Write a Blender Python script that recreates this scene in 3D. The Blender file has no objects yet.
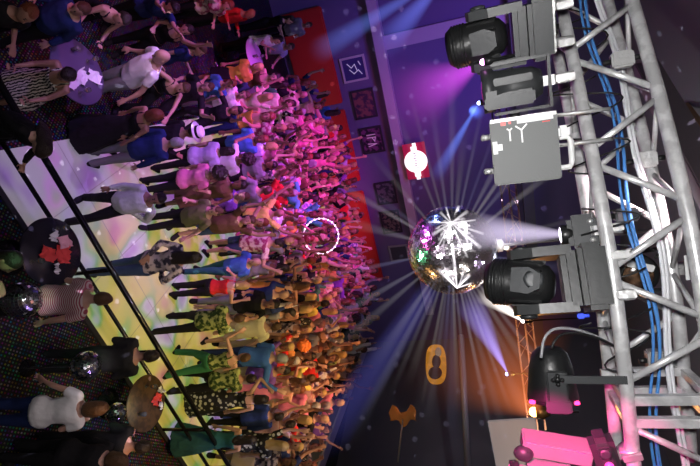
import bpy, bmesh, math, random
from mathutils import Vector, Matrix, noise
R = math.radians
random.seed(7)
SC = bpy.context.scene
COL = SC.collection

# ------------------------------------------------------------------ camera
F, PITCH, ROLL, CZ = 480.0, R(16.3), R(6.5), 6.2
fw = Vector((0, math.cos(PITCH), -math.sin(PITCH)))
_r0 = Vector((1, 0, 0)); _u0 = Vector((0, math.sin(PITCH), math.cos(PITCH)))
cu = math.cos(ROLL) * _r0 - math.sin(ROLL) * _u0      # image down (photo is turned on its side)
cv = math.sin(ROLL) * _r0 + math.cos(ROLL) * _u0      # image right
CAM = Vector((0, 0, CZ))
def ray(x, y): return fw + cv * ((x - 350) / F) + cu * ((y - 233) / F)
def at(x, y, d): return CAM + ray(x, y) * d
def atz(x, y, z):
    r = ray(x, y); return CAM + r * ((z - CZ) / r.z)
def proj(p):
    d = Vector(p) - CAM; w = d.dot(fw)
    return 350 + F * d.dot(cv) / w, 233 + F * d.dot(cu) / w, w
cam = bpy.data.cameras.new('camera'); cam.sensor_width = 36; cam.lens = F / 700 * 36
co = bpy.data.objects.new('camera', cam); COL.objects.link(co)
m3 = Matrix((cv, -cu, -fw)).transposed()
co.matrix_world = Matrix.Translation(CAM) @ m3.to_4x4()
SC.camera = co
cam.clip_start = 0.05

# ------------------------------------------------------------------ materials
MATS = {}
def mat(name, col, rough=.6, metal=0., emit=None, es=0., spec=.5, bump=0, bscale=40, col2=None, pscale=8, trans=0, coat=0, pattern='noise', alpha=1):
    if name in MATS: return MATS[name]
    m = bpy.data.materials.new(name); m.use_nodes = True
    nt = m.node_tree; b = nt.nodes['Principled BSDF']
    def set_(k, v):
        if k in b.inputs: b.inputs[k].default_value = v
    set_('Base Color', (*col, 1)); set_('Roughness', rough); set_('Metallic', metal)
    set_('Specular IOR Level', spec); set_('Transmission Weight', trans); set_('Coat Weight', coat); set_('Alpha', alpha)
    if emit: set_('Emission Color', (*emit, 1)); set_('Emission Strength', es)
    tc = nt.nodes.new('ShaderNodeTexCoord')
    if col2:
        if pattern == 'stripe':
            w = nt.nodes.new('ShaderNodeTexWave'); w.inputs['Scale'].default_value = pscale; w.inputs['Distortion'].default_value = 0.3
            w.bands_direction = 'Z'; fac = w.outputs['Fac']
        elif pattern == 'zebra':
            w = nt.nodes.new('ShaderNodeTexWave'); w.inputs['Scale'].default_value = pscale; w.inputs['Distortion'].default_value = 5
            w.inputs['Detail Scale'].default_value = 2; w.bands_direction = 'X'; fac = w.outputs['Fac']
        elif pattern == 'dots':
            w = nt.nodes.new('ShaderNodeTexVoronoi'); w.inputs['Scale'].default_value = pscale; fac = w.outputs['Distance']
        else:
            w = nt.nodes.new('ShaderNodeTexNoise'); w.inputs['Scale'].default_value = pscale; w.inputs['Detail'].default_value = 3; fac = w.outputs['Fac']
        nt.links.new(tc.outputs['Object'], w.inputs['Vector'])
        r = nt.nodes.new('ShaderNodeValToRGB'); r.color_ramp.elements[0].color = (*col, 1); r.color_ramp.elements[1].color = (*col2, 1)
        a, c = {'stripe': (.42, .58), 'zebra': (.42, .58), 'dots': (.32, .4), 'noise': (.44, .56)}[pattern]
        r.color_ramp.elements[0].position = a; r.color_ramp.elements[1].position = c
        nt.links.new(fac, r.inputs['Fac']); nt.links.new(r.outputs['Color'], b.inputs['Base Color'])
    if bump:
        n = nt.nodes.new('ShaderNodeTexNoise'); n.inputs['Scale'].default_value = bscale; n.inputs['Detail'].default_value = 4
        nt.links.new(tc.outputs['Object'], n.inputs['Vector'])
        bp = nt.nodes.new('ShaderNodeBump'); bp.inputs['Strength'].default_value = bump; bp.inputs['Distance'].default_value = .02
        nt.links.new(n.outputs['Fac'], bp.inputs['Height']); nt.links.new(bp.outputs['Normal'], b.inputs['Normal'])
    MATS[name] = m
    return m

ALU = mat('aluminium tube', (.80, .80, .81), .30, .35, bump=.12, bscale=30, col2=(.60, .60, .61), pscale=14)
ALUD = mat('dull aluminium', (.55, .55, .55), .42, .5, bump=.2, bscale=50)
BLACKP = mat('black plastic', (.012, .0125, .013), .38, bump=.08, bscale=60)
GREYP = mat('grey painted metal', (.04, .043, .046), .45, bump=.06, bscale=60)
BLUEC = mat('blue cable', (.08, .27, .68), .45)
WHITEC = mat('white cable', (.75, .76, .8), .45)
BLACKC = mat('black cable', (.015, .015, .016), .5)
GLASSB = mat('dark lens', (.02, .02, .025), .05, spec=.9, coat=1)
RAILM = mat('black rail', (.012, .012, .014), .18, .3, spec=.7)
WHITEP = mat('white plastic', (.75, .76, .76), .4)
REDP = mat('red plastic', (.7, .04, .03), .4)

# ------------------------------------------------------------------ mesh helpers
class MB:
    def __init__(s): s.v = []; s.f = []; s.mi = []; s.sm = []
    def add(s, vs, fs, mi=0, smooth=True):
        b = len(s.v); s.v += [Vector(v) for v in vs]
        for f in fs: s.f.append([b + i for i in f]); s.mi.append(mi); s.sm.append(smooth)
        return s
    def box(s, c, size, rot=None, mi=0, bev=0.0):
        bm = bmesh.new(); bmesh.ops.create_cube(bm, size=1)
        for v in bm.verts: v.co = Vector((v.co.x * size[0], v.co.y * size[1], v.co.z * size[2]))
        if bev: bmesh.ops.bevel(bm, geom=bm.edges[:], offset=bev, segments=2, affect='EDGES')
        M = (rot.to_4x4() if rot else Matrix.Identity(4)); c = Vector(c)
        bm.verts.index_update()
        s.add([c + M @ v.co for v in bm.verts], [[v.index for v in f.verts] for f in bm.faces], mi, False); bm.free(); return s
    def loft(s, rings, mi=0, caps=True, smooth=True):
        n = len(rings[0]); vs = [p for r in rings for p in r]; fs = []
        for i in range(len(rings) - 1):
            for j in range(n):
                k = (j + 1) % n
                fs.append([i * n + j, i * n + k, (i + 1) * n + k, (i + 1) * n + j])
        if caps: fs.append(list(range(n))[::-1]); fs.append([(len(rings) - 1) * n + j for j in range(n)])
        return s.add(vs, fs, mi, smooth)
    def tube(s, pts, rad, n=10, mi=0, flat=1.0, up=None, caps=True):
        pts = [Vector(p) for p in pts]; rings = []
        rad = rad if isinstance(rad, (list, tuple)) else [rad] * len(pts)
        x = None
        for i, p in enumerate(pts):
            a = pts[max(i - 1, 0)]; b = pts[min(i + 1, len(pts) - 1)]; t = (b - a).normalized()
            if x is None:
                h = Vector(up) if up else (Vector((0, 0, 1)) if abs(t.z) < .9 else Vector((0, 1, 0)))
                x = (h - t * h.dot(t)).normalized()
            else:
                x = (x - t * x.dot(t)).normalized()
            y = t.cross(x)
            rings.append([p + x * (rad[i] * flat * math.cos(q * 2 * math.pi / n)) + y * (rad[i] * math.sin(q * 2 * math.pi / n)) for q in range(n)])
        return s.loft(rings, mi, caps)
    def ball(s, c, r, n=12, mi=0, rot=None):
        r = r if isinstance(r, (tuple, list)) else (r, r, r); c = Vector(c); rings = []
        for i in range(n // 2 + 1):
            a = math.pi * min(max(i / (n // 2), .03), .97) - math.pi / 2
            ring = []
            for q in range(n):
                p = Vector((r[0] * math.cos(a) * math.cos(q * 2 * math.pi / n), r[1] * math.cos(a) * math.sin(q * 2 * math.pi / n), r[2] * math.sin(a)))
                ring.append(c + (rot @ p if rot else p))
            rings.append(ring)
        return s.loft(rings, mi)
    def lathe(s, prof, c=(0, 0, 0), rot=None, n=24, mi=0, caps=True, smooth=True):
        c = Vector(c); rings = []
        for r, z in prof:
            ring = [Vector((max(r, 1e-4) * math.cos(q * 2 * math.pi / n), max(r, 1e-4) * math.sin(q * 2 * math.pi / n), z)) for q in range(n)]
            rings.append([c + (rot @ p if rot else p) for p in ring])
        return s.loft(rings, mi, caps, smooth)
    def mesh(s, name, mats):
        me = bpy.data.meshes.new(name); me.from_pydata([tuple(v) for v in s.v], [], s.f)
        for m in (mats if isinstance(mats, (list, tuple)) else [mats]): me.materials.append(m)
        me.polygons.foreach_set('material_index', s.mi); me.polygons.foreach_set('use_smooth', s.sm)
        bm = bmesh.new(); bm.from_mesh(me); bmesh.ops.recalc_face_normals(bm, faces=bm.faces); bm.to_mesh(me); bm.free()
        me.update(); return me
    def build(s, name, mats, parent=None, loc=None):
        o = bpy.data.objects.new(name, s.mesh(name, mats)); COL.objects.link(o)
        if parent: o.parent = parent
        if loc is not None: o.location = loc
        return o
def tag(o, label=None, cat=None, group=None, kind=None):
    if label: o['label'] = label
    if cat: o['category'] = cat
    if group: o['group'] = group
    if kind: o['kind'] = kind
    return o
def empty(name, loc=(0, 0, 0), rot=None, label=None, cat=None, group=None):
    o = bpy.data.objects.new(name, None); COL.objects.link(o); o.empty_display_size = .1
    if rot is not None: o.matrix_world = Matrix.Translation(loc) @ rot.to_4x4()
    else: o.location = loc
    return tag(o, label, cat, group)
def axes(z, x=None):
    z = Vector(z).normalized(); h = Vector(x) if x is not None else (Vector((0, 0, 1)) if abs(z.z) < .9 else Vector((0, 1, 0)))
    x = (h - z * h.dot(z)).normalized(); y = z.cross(x)
    return Matrix((x, y, z)).transposed()

# ------------------------------------------------------------------ setting
d_ = Vector((.862, .507, 0)); n_ = Vector((-.507, .862, 0))      # along the rail, away from the camera
WD = Vector((1, .48, 0)).normalized(); WN = Vector((WD.y, -WD.x, 0)); W0 = Vector((0, 18.6, 0))   # back wall
def atw(x, y, off=0.0):
    r = ray(x, y); t = (W0 + WN * off - CAM).dot(WN) / r.dot(WN); return CAM + r * t

def carpet_mat():
    m = bpy.data.materials.new('dotted carpet'); m.use_nodes = True; nt = m.node_tree; b = nt.nodes['Principled BSDF']
    tc = nt.nodes.new('ShaderNodeTexCoord'); mp = nt.nodes.new('ShaderNodeMapping'); mp.inputs['Rotation'].default_value = (0, 0, R(30)); mp.inputs['Scale'].default_value = (21, 21, 21)
    nt.links.new(tc.outputs['Object'], mp.inputs['Vector'])
    fr = nt.nodes.new('ShaderNodeVectorMath'); fr.operation = 'FRACTION'; nt.links.new(mp.outputs['Vector'], fr.inputs[0])
    sb = nt.nodes.new('ShaderNodeVectorMath'); sb.operation = 'SUBTRACT'; sb.inputs[1].default_value = (.5, .5, 0); nt.links.new(fr.outputs[0], sb.inputs[0])
    mu = nt.nodes.new('ShaderNodeVectorMath'); mu.operation = 'MULTIPLY'; mu.inputs[1].default_value = (1, 1, 0); nt.links.new(sb.outputs[0], mu.inputs[0])
    ln = nt.nodes.new('ShaderNodeVectorMath'); ln.operation = 'LENGTH'; nt.links.new(mu.outputs[0], ln.inputs[0])
    lt = nt.nodes.new('ShaderNodeMath'); lt.operation = 'LESS_THAN'; lt.inputs[1].default_value = .27; nt.links.new(ln.outputs['Value'], lt.inputs[0])
    fl = nt.nodes.new('ShaderNodeVectorMath'); fl.operation = 'FLOOR'; nt.links.new(mp.outputs['Vector'], fl.inputs[0])
    wn = nt.nodes.new('ShaderNodeTexWhiteNoise'); wn.noise_dimensions = '2D'; nt.links.new(fl.outputs[0], wn.inputs['Vector'])
    hs = nt.nodes.new('ShaderNodeHueSaturation'); hs.inputs['Saturation'].default_value = 1.3; nt.links.new(wn.outputs['Color'], hs.inputs['Color'])
    mx = nt.nodes.new('ShaderNodeMix'); mx.data_type = 'RGBA'; mx.inputs[6].default_value = (.006, .005, .007, 1)
    nt.links.new(lt.outputs[0], mx.inputs[0]); dm = nt.nodes.new('ShaderNodeVectorMath'); dm.operation = 'SCALE'; dm.inputs['Scale'].default_value = .22; nt.links.new(hs.outputs[0], dm.inputs[0]); nt.links.new(dm.outputs[0], mx.inputs[7]); nt.links.new(mx.outputs[2], b.inputs['Base Color'])
    b.inputs['Roughness'].default_value = .35; b.inputs['Specular IOR Level'].default_value = .3
    return m
def dancefloor_mat():
    m = bpy.data.materials.new('dance floor painted light'); m.use_nodes = True; nt = m.node_tree; b = nt.nodes['Principled BSDF']
    tc = nt.nodes.new('ShaderNodeTexCoord'); N = nt.nodes.new; L = nt.links.new
    br = N('ShaderNodeTexBrick'); br.offset = 0; br.inputs['Scale'].default_value = 1; br.inputs['Brick Width'].default_value = 1.22; br.inputs['Row Height'].default_value = 1.22
    br.inputs['Mortar Size'].default_value = .007; br.inputs['Color1'].default_value = (1, 1, 1, 1); br.inputs['Color2'].default_value = (1, 1, 1, 1); br.inputs['Mortar'].default_value = (.25, .22, .2, 1)
    L(tc.outputs['Object'], br.inputs['Vector'])
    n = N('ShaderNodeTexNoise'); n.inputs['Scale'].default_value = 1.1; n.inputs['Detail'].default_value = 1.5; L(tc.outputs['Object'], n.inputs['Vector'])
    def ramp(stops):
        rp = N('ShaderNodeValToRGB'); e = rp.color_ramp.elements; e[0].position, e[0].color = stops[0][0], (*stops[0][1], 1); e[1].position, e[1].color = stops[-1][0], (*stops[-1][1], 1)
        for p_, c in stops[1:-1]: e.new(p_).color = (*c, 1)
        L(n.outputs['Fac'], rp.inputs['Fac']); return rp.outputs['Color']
    warm_spill = ramp([(.3, (.35, .15, .6)), (.39, (.6, .6, .75)), (.45, (.18, .5, .08)), (.5, (.62, .56, .05)), (.58, (.8, .62, .07)), (.68, (.75, .25, .2))])
    cool_spill = ramp([(.32, (.22, .06, .5)), (.43, (.4, .34, .5)), (.5, (.36, .32, .42)), (.58, (.5, .2, .6)), (.66, (.2, .3, .12))])
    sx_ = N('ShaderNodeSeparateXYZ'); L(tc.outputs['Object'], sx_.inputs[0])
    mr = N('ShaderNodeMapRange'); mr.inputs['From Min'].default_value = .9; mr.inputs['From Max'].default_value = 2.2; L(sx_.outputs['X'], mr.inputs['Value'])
    cm = N('ShaderNodeMix'); cm.data_type = 'RGBA'; L(mr.outputs['Result'], cm.inputs[0]); L(cool_spill, cm.inputs[6]); L(warm_spill, cm.inputs[7])
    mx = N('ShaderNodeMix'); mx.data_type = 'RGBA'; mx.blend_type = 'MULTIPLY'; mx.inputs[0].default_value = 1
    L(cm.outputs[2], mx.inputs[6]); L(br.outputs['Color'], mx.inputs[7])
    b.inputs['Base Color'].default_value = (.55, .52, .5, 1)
    L(mx.outputs[2], b.inputs['Emission Color']); b.inputs['Emission Strength'].default_value = .42  # coloured light spill put into the floor as an emission pattern
    b.inputs['Base Color'].default_value = (.30, .29, .28, 1); b.inputs['Roughness'].default_value = .25
    return m
def struct(o): o['kind'] = 'structure'; return o
MB().box((0, 11, -.1), (34, 32, .2)).build('floor', carpet_mat()); struct(bpy.data.objects['floor'])
# raised light dance floor, 2 cm, laid parallel to the rail
O0 = Vector((-1.55, 4.62, 0)); rotd = Matrix((d_, n_, Vector((0, 0, 1)))).transposed()
fp = [(0, 0), (10.4, 0), (10.4, 13), (3.3, 13)]
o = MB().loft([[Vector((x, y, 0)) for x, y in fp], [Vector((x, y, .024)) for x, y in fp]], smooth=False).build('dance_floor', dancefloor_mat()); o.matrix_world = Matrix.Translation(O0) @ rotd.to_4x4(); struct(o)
FZ = .024
o = MB().box((5.2, -.04, .02), (10.4, .08, .04)).build('trim_1', mat('dark kerb', (.02, .02, .022), .4)); o.matrix_world = Matrix.Translation(O0) @ rotd.to_4x4(); struct(o)

wall_violet = mat('painted wall', (.17, .13, .30), .7, bump=.3, bscale=3)
wall_dark = mat('dark wall', (.16, .16, .18), .8, bump=.3, bscale=2)
def wallseg(name, a, b, z0, z1, m, th=.2, off=0):
    a = Vector(a); b = Vector(b); t = (b - a).normalized(); nn = Vector((-t.y, t.x, 0)); L_ = (b - a).length
    o = MB().box((L_ / 2, th / 2, (z0 + z1) / 2), (L_, th, z1 - z0)).build(name, m)
    o.matrix_world = Matrix.Translation(a + nn * off) @ Matrix((t, nn, Vector((0, 0, 1)))).transposed().to_4x4(); return struct(o)
wa = W0 + WD * -13; wb = W0 + WD * 5.6
wallseg('wall_back', wa, wb, 0, 10.6, wall_violet)
RD = Vector((.31, -1, 0)).normalized()
wallseg('wall_right', wb, wb + RD * 14 + Vector((4.5, 0, 0)), 0, 10.6, wall_dark)
wallseg('wall_left', (-12.2, 0, 0), wa, 0, 10.6, wall_dark)
ce = MB().box((0, 11, 10.7), (34, 32, .2)).build('ceiling', mat('dark ceiling', (.3, .31, .33), .85)); struct(ce)
# gallery ledge and pilasters of the back wall
lp = [atw(372, -20), atw(395, 120), atw(414, 235), atw(431, 300)]
LZ = sum(p.z for p in lp[:3]) / 3
led = mat('violet painted ledge', (.55, .45, .6), .55)
wallseg('trim_2', W0 + WD * -10.5 + Vector((0, 0, LZ)), W0 + WD * 4.0 + Vector((0, 0, LZ)), -.16, .16, led, .35, -.37)
def pil(px, name):
    p = atw(*px); s = (p - W0).dot(WD)
    wallseg(name, W0 + WD * (s - .22), W0 + WD * (s + .22), LZ + .16, 8.4, led, .2, -.22)
pil((387, 42), 'trim_3')
wallseg('trim_4', W0 + WD * -13 , W0 + WD * 5.6, 7.4, 7.75, wall_dark, .5, -.52)
# right side barrier round the dance floor and its ledge
B0 = Vector((4.55, 18.6, 0)); B1 = Vector((6.95, 10.8, 0))
wallseg('wall_barrier', B0, B1, 0, .86, wall_dark, .12)
wallseg('trim_5', B0 + Vector((0, 0, .86)), B1 + Vector((0, 0, .86)), 0, .06, mat('pale ledge', (.42, .38, .5), .5), .34, -.11)
# long pipe ledge on the right wall
p1 = at(461, 335, 14.6); p2 = at(468, 470, 13.2)
o = MB().tube([p1, p2], .09, 10).build('trim_6', mat('grey pipe', (.45, .42, .42), .5, .3)); struct(o)
# ceiling ducts and beams
for i, (a, b, w) in enumerate((((655, 85), (705, 175), .42), ((690, 110), (712, 140), .12))):
    pa = at(*a, 9.0 + i); pb = at(*b, 7.0 + i); t = (pb - pa)
    M = axes(t, (0, 0, 1))
    o = MB().box((0, 0, t.length / 2), (w, w * .7, t.length * 1.5), bev=.02).build('trim_%d' % (7 + i), [mat('grey duct', (.42, .38, .40), .6), mat('amber pipe', (.5, .3, .1), .5)][i == 1])
    o.matrix_world = Matrix.Translation(pa) @ M.to_4x4(); struct(o)

# red padded wall panels behind the crowd
redm = mat('red padded vinyl', (.62, .035, .03), .4, bump=.3, bscale=5)
def wallthing(name, s0, s1, z0, z1, off, th, m, label, cat, bev=.02, group=None):
    o = MB().box(((s1 - s0) / 2, 0, (z1 - z0) / 2), (s1 - s0, th, z1 - z0), bev=bev).build(name, m)
    o.matrix_world = Matrix.Translation(W0 + WD * s0 + WN * (off + th / 2) + Vector((0, 0, z0))) @ Matrix((WD, -WN, Vector((0, 0, 1)))).transposed().to_4x4()
    return tag(o, label, cat, group)
def sx(x, y): return (atw(x, y) - W0).dot(WD)
rp = [(-8.3, sx(333, 104)), (sx(336, 110), sx(357, 180)), (sx(360, 190), sx(387, 278))]
lab = ['red padded wall panel behind the pink-lit table group, farthest up the photo', 'long red padded wall panel under the framed picture and the pink poster', 'red padded wall panel behind the crowd next to the mirror ball']
for i, (a, b) in enumerate(rp):
    wallthing('wall_pad', a, b, .25, 1.72, .02, .16, redm, lab[i], 'wall panel', .04, 'red wall panels')

# wall pictures
def picture(px, w, h, frame_m, pic_m, name, label, cat, deco=None, off=.04, th=.05):
    c = atw(*px, off)
    r = empty(name, c, Matrix((WD, -WN, Vector((0, 0, 1)))).transposed(), label, cat)
    fr = MB()
    for sgn in (-1, 1):
        fr.box((sgn * w / 2, 0, 0), (.07, th, h + .07)); fr.box((0, 0, sgn * h / 2), (w - .07, th, .07))
    fr.build('picture_frame', frame_m, r)
    MB().box((0, .005, 0), (w - .05, th * .5, h - .05)).build('picture_panel', pic_m, r)
    if deco: deco(r)
    return r
def strokes(r, segs, m, w=.02, y=-.03, name='lettering'):
    mb = MB()
    for pts in segs:
        for a, b in zip(pts[:-1], pts[1:]):
            a = Vector((a[0], y, a[1])); b = Vector((b[0], y, b[1])); t = b - a
            mb.box((a + b) / 2, (.012, w, t.length + w), axes(t, (0, 1, 0)))
    mb.build(name, m, r)
whites = mat('white marks', (.8, .8, .85), .5, emit=(.7, .7, 1), es=.25)
picture((354, 69), .76, .8, mat('silver frame', (.6, .55, .65), .4), mat('blue print', (.06, .05, .22), .4), 'framed_picture',
        'framed blue picture with white strokes on the violet wall', 'picture',
        lambda r: strokes(r, [[(-.2, -.2), (-.05, -.08), (-.15, .05), (.05, .1)], [(0, -.15), (.15, -.02), (.05, .15), (.2, .25)], [(-.22, .2), (-.1, .25)]], whites, .025))
dk = mat('dark frame', (.03, .025, .04), .5)
picture((364, 104), .95, .75, dk, mat('maroon print', (.06, .02, .07), .6, col2=(.28, .08, .1), pscale=5), 'wall_poster', 'dark poster with a maroon blotch, first right of the framed blue picture', 'poster')
picture((372, 140), .9, .75, dk, mat('pink black print', (.02, .01, .03), .6, col2=(.25, .05, .2), pscale=6), 'wall_poster', 'dark poster with pale pink lettering-like marks, near the magenta crowd end', 'poster',
        lambda r: strokes(r, [[(-.2, -.15), (-.2, .15)], [(-.1, -.15), (-.1, .15), (.05, .1), (-.1, .02)], [(.12, -.15), (.15, .15), (.22, -.15)]], mat('pink marks', (.8, .4, .7), .5, emit=(.8, .4, .8), es=.2), .03))
picture((386, 193), .85, .7, dk, mat('grey print', (.03, .03, .05), .6, col2=(.16, .13, .18), pscale=6), 'wall_poster', 'small grey-brown picture on the wall, above the third red panel near the white disc screen', 'poster')
picture((391, 222), .9, .7, dk, mat('grey print two', (.02, .02, .04), .6, col2=(.2, .14, .16), pscale=8), 'wall_poster', 'dim dark poster just left of the mirror ball', 'poster')
picture((399, 253), .65, .7, mat('pale frame', (.3, .3, .34), .5), mat('grey sign', (.07, .07, .09), .5), 'wall_sign', 'small dim sign in a pale frame beside the mirror ball', 'sign')
# round-logo projection screen
def disc(r):
    MB().lathe([(.4, -.01), (.4, .01)], (0, -.05, 0), axes((0, 1, 0)), 40).build('disc_emblem', mat('white glow', (.9, .9, .9), .5, emit=(1, .96, 1), es=1.3), r)
    mb = MB()
    mb.box((0, -.075, .47), (.46 * .45, .02, .16)); mb.box((0, -.075, .60), (.13, .02, .12)); mb.box((0, -.075, .36), (.1, .02, .1))
    mb.box((0, -.075, -.47), (.2, .02, .16)); mb.box((.03, -.075, -.6), (.12, .02, .14))
    mb.build('letter_blocks', mat('white glow', (.9, .9, .9), .5), r)
    mb = MB()
    for k in range(7): mb.box((.02 * math.sin(k * 2.3), -.07, -.3 + k * .09), (.09, .012, .03))
    mb.build('emblem_marks', mat('grey pink marks', (.5, .35, .4), .5), r)
c = atw(416, 161, .55)
scr = empty('logo_screen', c, Matrix((WD * math.cos(R(90)) + Vector((0, 0, 1)) * 1, -WN, WD)).transposed(), 'dark red screen showing a white disc emblem with white blocks above and below', 'screen')
MB().box((0, 0, 0), (.78, .06, 1.3), bev=.01).build('screen_panel', mat('crimson screen', (.4, .02, .06), .5, emit=(.35, .01, .06), es=.5), scr); disc(scr)

# orange oval wall panel on the right; its orange light is added as glow
orp = empty('oval_wall_panel', at(436, 364, 14.2), Matrix((Vector((.75, -.65, 0)), -Vector((-.65, -.75, 0)), Vector((0, 0, 1)))).transposed(), 'orange-lit oval panel with dark shapes, alone on the dark right wall', 'wall lamp')
mb = MB(); pts = []
ring = [(.62 * (1 if abs(math.cos(a)) > .7 else 1) * (abs(math.cos(a)) ** .7) * (1 if math.cos(a) > 0 else -1), .3 * (abs(math.sin(a)) ** .7) * (1 if math.sin(a) > 0 else -1)) for a in [k * 2 * math.pi / 32 for k in range(32)]]
mb.loft([[(x, .03, z) for x, z in ring], [(x, -.03, z) for x, z in ring]], smooth=False).build('oval_panel', mat('orange glow', (.5, .22, .02), .5, emit=(.9, .35, .03), es=.35, col2=(.12, .05, .01), pscale=3), orp)
MB().ball((.3, -.06, -.02), (.2, .04, .2), 16).build('dark_disc', mat('dark brown', (.03, .015, .01), .6), orp)
MB().ball((-.05, -.06, .02), (.22, .04, .13), 14).build('dark_shape', mat('dark brown', (.03, .015, .01), .6), orp)
MB().ball((-.35, -.06, .08), (.16, .04, .1), 14).build('pale_shape', mat('cream shape', (.5, .38, .25), .6, emit=(.6, .4, .2), es=.15), orp)
# orange flag on a pole
a = at(403, 417, 12.2); b = at(398, 462, 12.2)
fl = empty('wall_flag', b, None, 'tattered orange cloth on a thin pale pole projecting over the dark side', 'flag')
MB().tube([(0, 0, 0), a - b], .022, 8).build('pole', mat('pale pole', (.5, .48, .45), .5), fl)
mb = MB(); rings = []
for k in range(9):
    t = k / 8; cc = (a - b) + (a - b).normalized() * (.02 + .1 * math.sin(k * 1.1)) + Vector((0, 0, -.32 + .62 * t))
    wv = .12 + .1 * math.sin(k * 2.1) ** 2
    rings.append([cc + Vector((wv * math.cos(q), .03 * math.sin(q) + .02 * math.sin(k * 2), .04 * math.sin(q * 3 + k))) for q in [j * math.pi / 5 for j in range(10)]])
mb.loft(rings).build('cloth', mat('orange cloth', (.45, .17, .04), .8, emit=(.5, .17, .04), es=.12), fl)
# banner low on the right, dark base made pale by added glow
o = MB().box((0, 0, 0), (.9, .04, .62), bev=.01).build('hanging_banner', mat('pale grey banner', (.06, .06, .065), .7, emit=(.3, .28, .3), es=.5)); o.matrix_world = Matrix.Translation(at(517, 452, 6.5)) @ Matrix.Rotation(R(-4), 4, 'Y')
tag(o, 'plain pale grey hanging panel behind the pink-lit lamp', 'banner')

# ------------------------------------------------------------------ railing
rail = empty('railing', O0, rotd, 'black metal rail with two bars and posts along the dance floor edge', 'railing')
RL = 9.2
MB().tube([(-1.2, 0, .97), (RL, 0, .97)], .042, 14).build('top_rail', RAILM, rail)
MB().tube([(-.1, 0, .5), (RL, 0, .5)], .032, 12).build('lower_rail', RAILM, rail)
for px in ((0, 0), (85, 252), (115, 348), (167, 420), (0, 1)):
    if px[0]: s = (atz(*px, 0) - O0).dot(d_)
    else: s = (-.1, 7.6)[px[1]]
    MB().tube([(s, 0, 0), (s, 0, .95)], .03, 12).lathe([(.07, 0.0), (.07, .012), (.035, .02)], (s, 0, .0)).build('post', RAILM, rail)

# ------------------------------------------------------------------ tables
def table(px, r, h, topm, label, base='round'):
    p = atz(*px, h); t = empty('round_table', (p.x, p.y, 0), None, label, 'table')
    MB().lathe([(.02, h), (r, h), (r + .012, h - .012), (r, h - .03), (.02, h - .03)][::-1], n=40).build('tabletop', topm, t)
    MB().lathe([(.04, .02), (.035, .1), (.035, h - .06), (.09, h - .03)], n=16).build('column', RAILM, t)
    MB().lathe([(r * .55, 0), (r * .55, .015), (.05, .05)], n=28).build('foot', RAILM, t)
    return Vector((p.x, p.y, h))
def napkin(p, s, m, label, seed, name='paper_napkin', cat='napkin', group=None):
    mb = MB(); n = 9; vs = []; random.seed(seed)
    for i in range(n):
        for j in range(n):
            x = (i / (n - 1) - .5) * s; y = (j / (n - 1) - .5) * s * .8
            vs.append((x, y, .004 + abs(noise.noise(Vector((x * 14 + seed, y * 14, seed)))) * .14))
    fs = [[i * n + j, i * n + j + 1, (i + 1) * n + j + 1, (i + 1) * n + j] for i in range(n - 1) for j in range(n - 1)]
    o = mb.add(vs, fs).build(name, m); o.location = p; o.rotation_euler.z = seed * 1.3
    return tag(o, label, cat, group)
def glass(p, label, m=None, wine=True, group=None):
    m = m or mat('clear glass', (.9, .92, .95), .03, trans=.85, spec=.8)
    t = empty('wine_glass' if wine else 'tumbler', p, None, label, 'glass', group)
    if wine:
        MB().lathe([(.03, 0), (.03, .004), (.005, .01), (.004, .08), (.02, .1), (.036, .13), (.036, .16), (.03, .19), (.028, .19), (.033, .16), (.033, .13), (.005, .105)], n=16).build('bowl_and_stem', m, t)
    else:
        MB().lathe([(.028, 0), (.034, .12), (.031, .12), (.026, .008), (.002, .008)], n=16).build('cup', m, t)
    MB().lathe([(.001, .106 if wine else .012), (.03 if wine else .028, .128 if wine else .06), (.001, .13 if wine else .061)], n=16).build('drink', mat('amber drink', (.5, .2, .04), .1), t)
    return t
def candle(p, label, m):
    t = empty('candle_holder', p, None, label, 'candle')
    MB().lathe([(.035, 0), (.04, .06), (.036, .06), (.03, .006), (.002, .006)], n=16).build('cup', m, t)
    MB().lathe([(.026, .006), (.026, .04), (.002, .042)], n=14).build('wax', WHITEP, t)
purp = mat('violet tablecloth', (.10, .075, .15), .5); darkt = mat('dark tabletop', (.02, .018, .03), .25); brown = mat('brown wood tabletop', (.11, .06, .03), .4, bump=.1, col2=(.06, .035, .02), pscale=10)
nap = mat('white paper', (.8, .8, .85), .8); redn = mat('red paper', (.75, .06, .06), .7); pinkn = mat('pink paper', (.8, .4, .5), .7)
t1 = table((79, 72), .46, .76, purp, 'round violet-topped table strewn with white napkins')
V = Vector
for i, (dx, dy, s, lb) in enumerate(((.0, .26, .22, 'crumpled white napkin at the far side of the violet table'), (.08, .02, .22, 'crumpled white napkin in the middle of the violet table'), (.16, -.18, .26, 'large crumpled white napkin at the near side of the violet table'))):
    napkin(t1 + V((dx, dy, .001)), s, nap, lb, i + 1, group='white napkins')
glass(t1 + V((-.22, .18, 0)), 'wine glass on the violet table, far side'); glass(t1 + V((.3, -.03, 0)), 'wine glass at the edge of the violet table beside the napkins')
glass(t1 + V((-.3, -.08, 0)), 'low tumbler on the violet table', wine=False)
t2 = table((53, 252), .44, .76, darkt, 'round dark table with red and pink paper, beside the striped-shirt man')
for i, (dx, dy, s, m, lb) in enumerate(((-.12, .16, .2, pinkn, 'pink crumpled paper at the far side of the dark table'), (.04, .12, .24, redn, 'large red crumpled paper on the dark table'), (.02, -.1, .22, redn, 'red crumpled paper at the near side of the dark table'), (-.2, .02, .14, nap, 'small white crumpled napkin on the dark table'), (.22, .0, .12, nap, 'small white napkin at the edge of the dark table'))):
    napkin(t2 + V((dx, dy, .001)), s, m, lb, i + 11, group='papers on the dark table')
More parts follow.
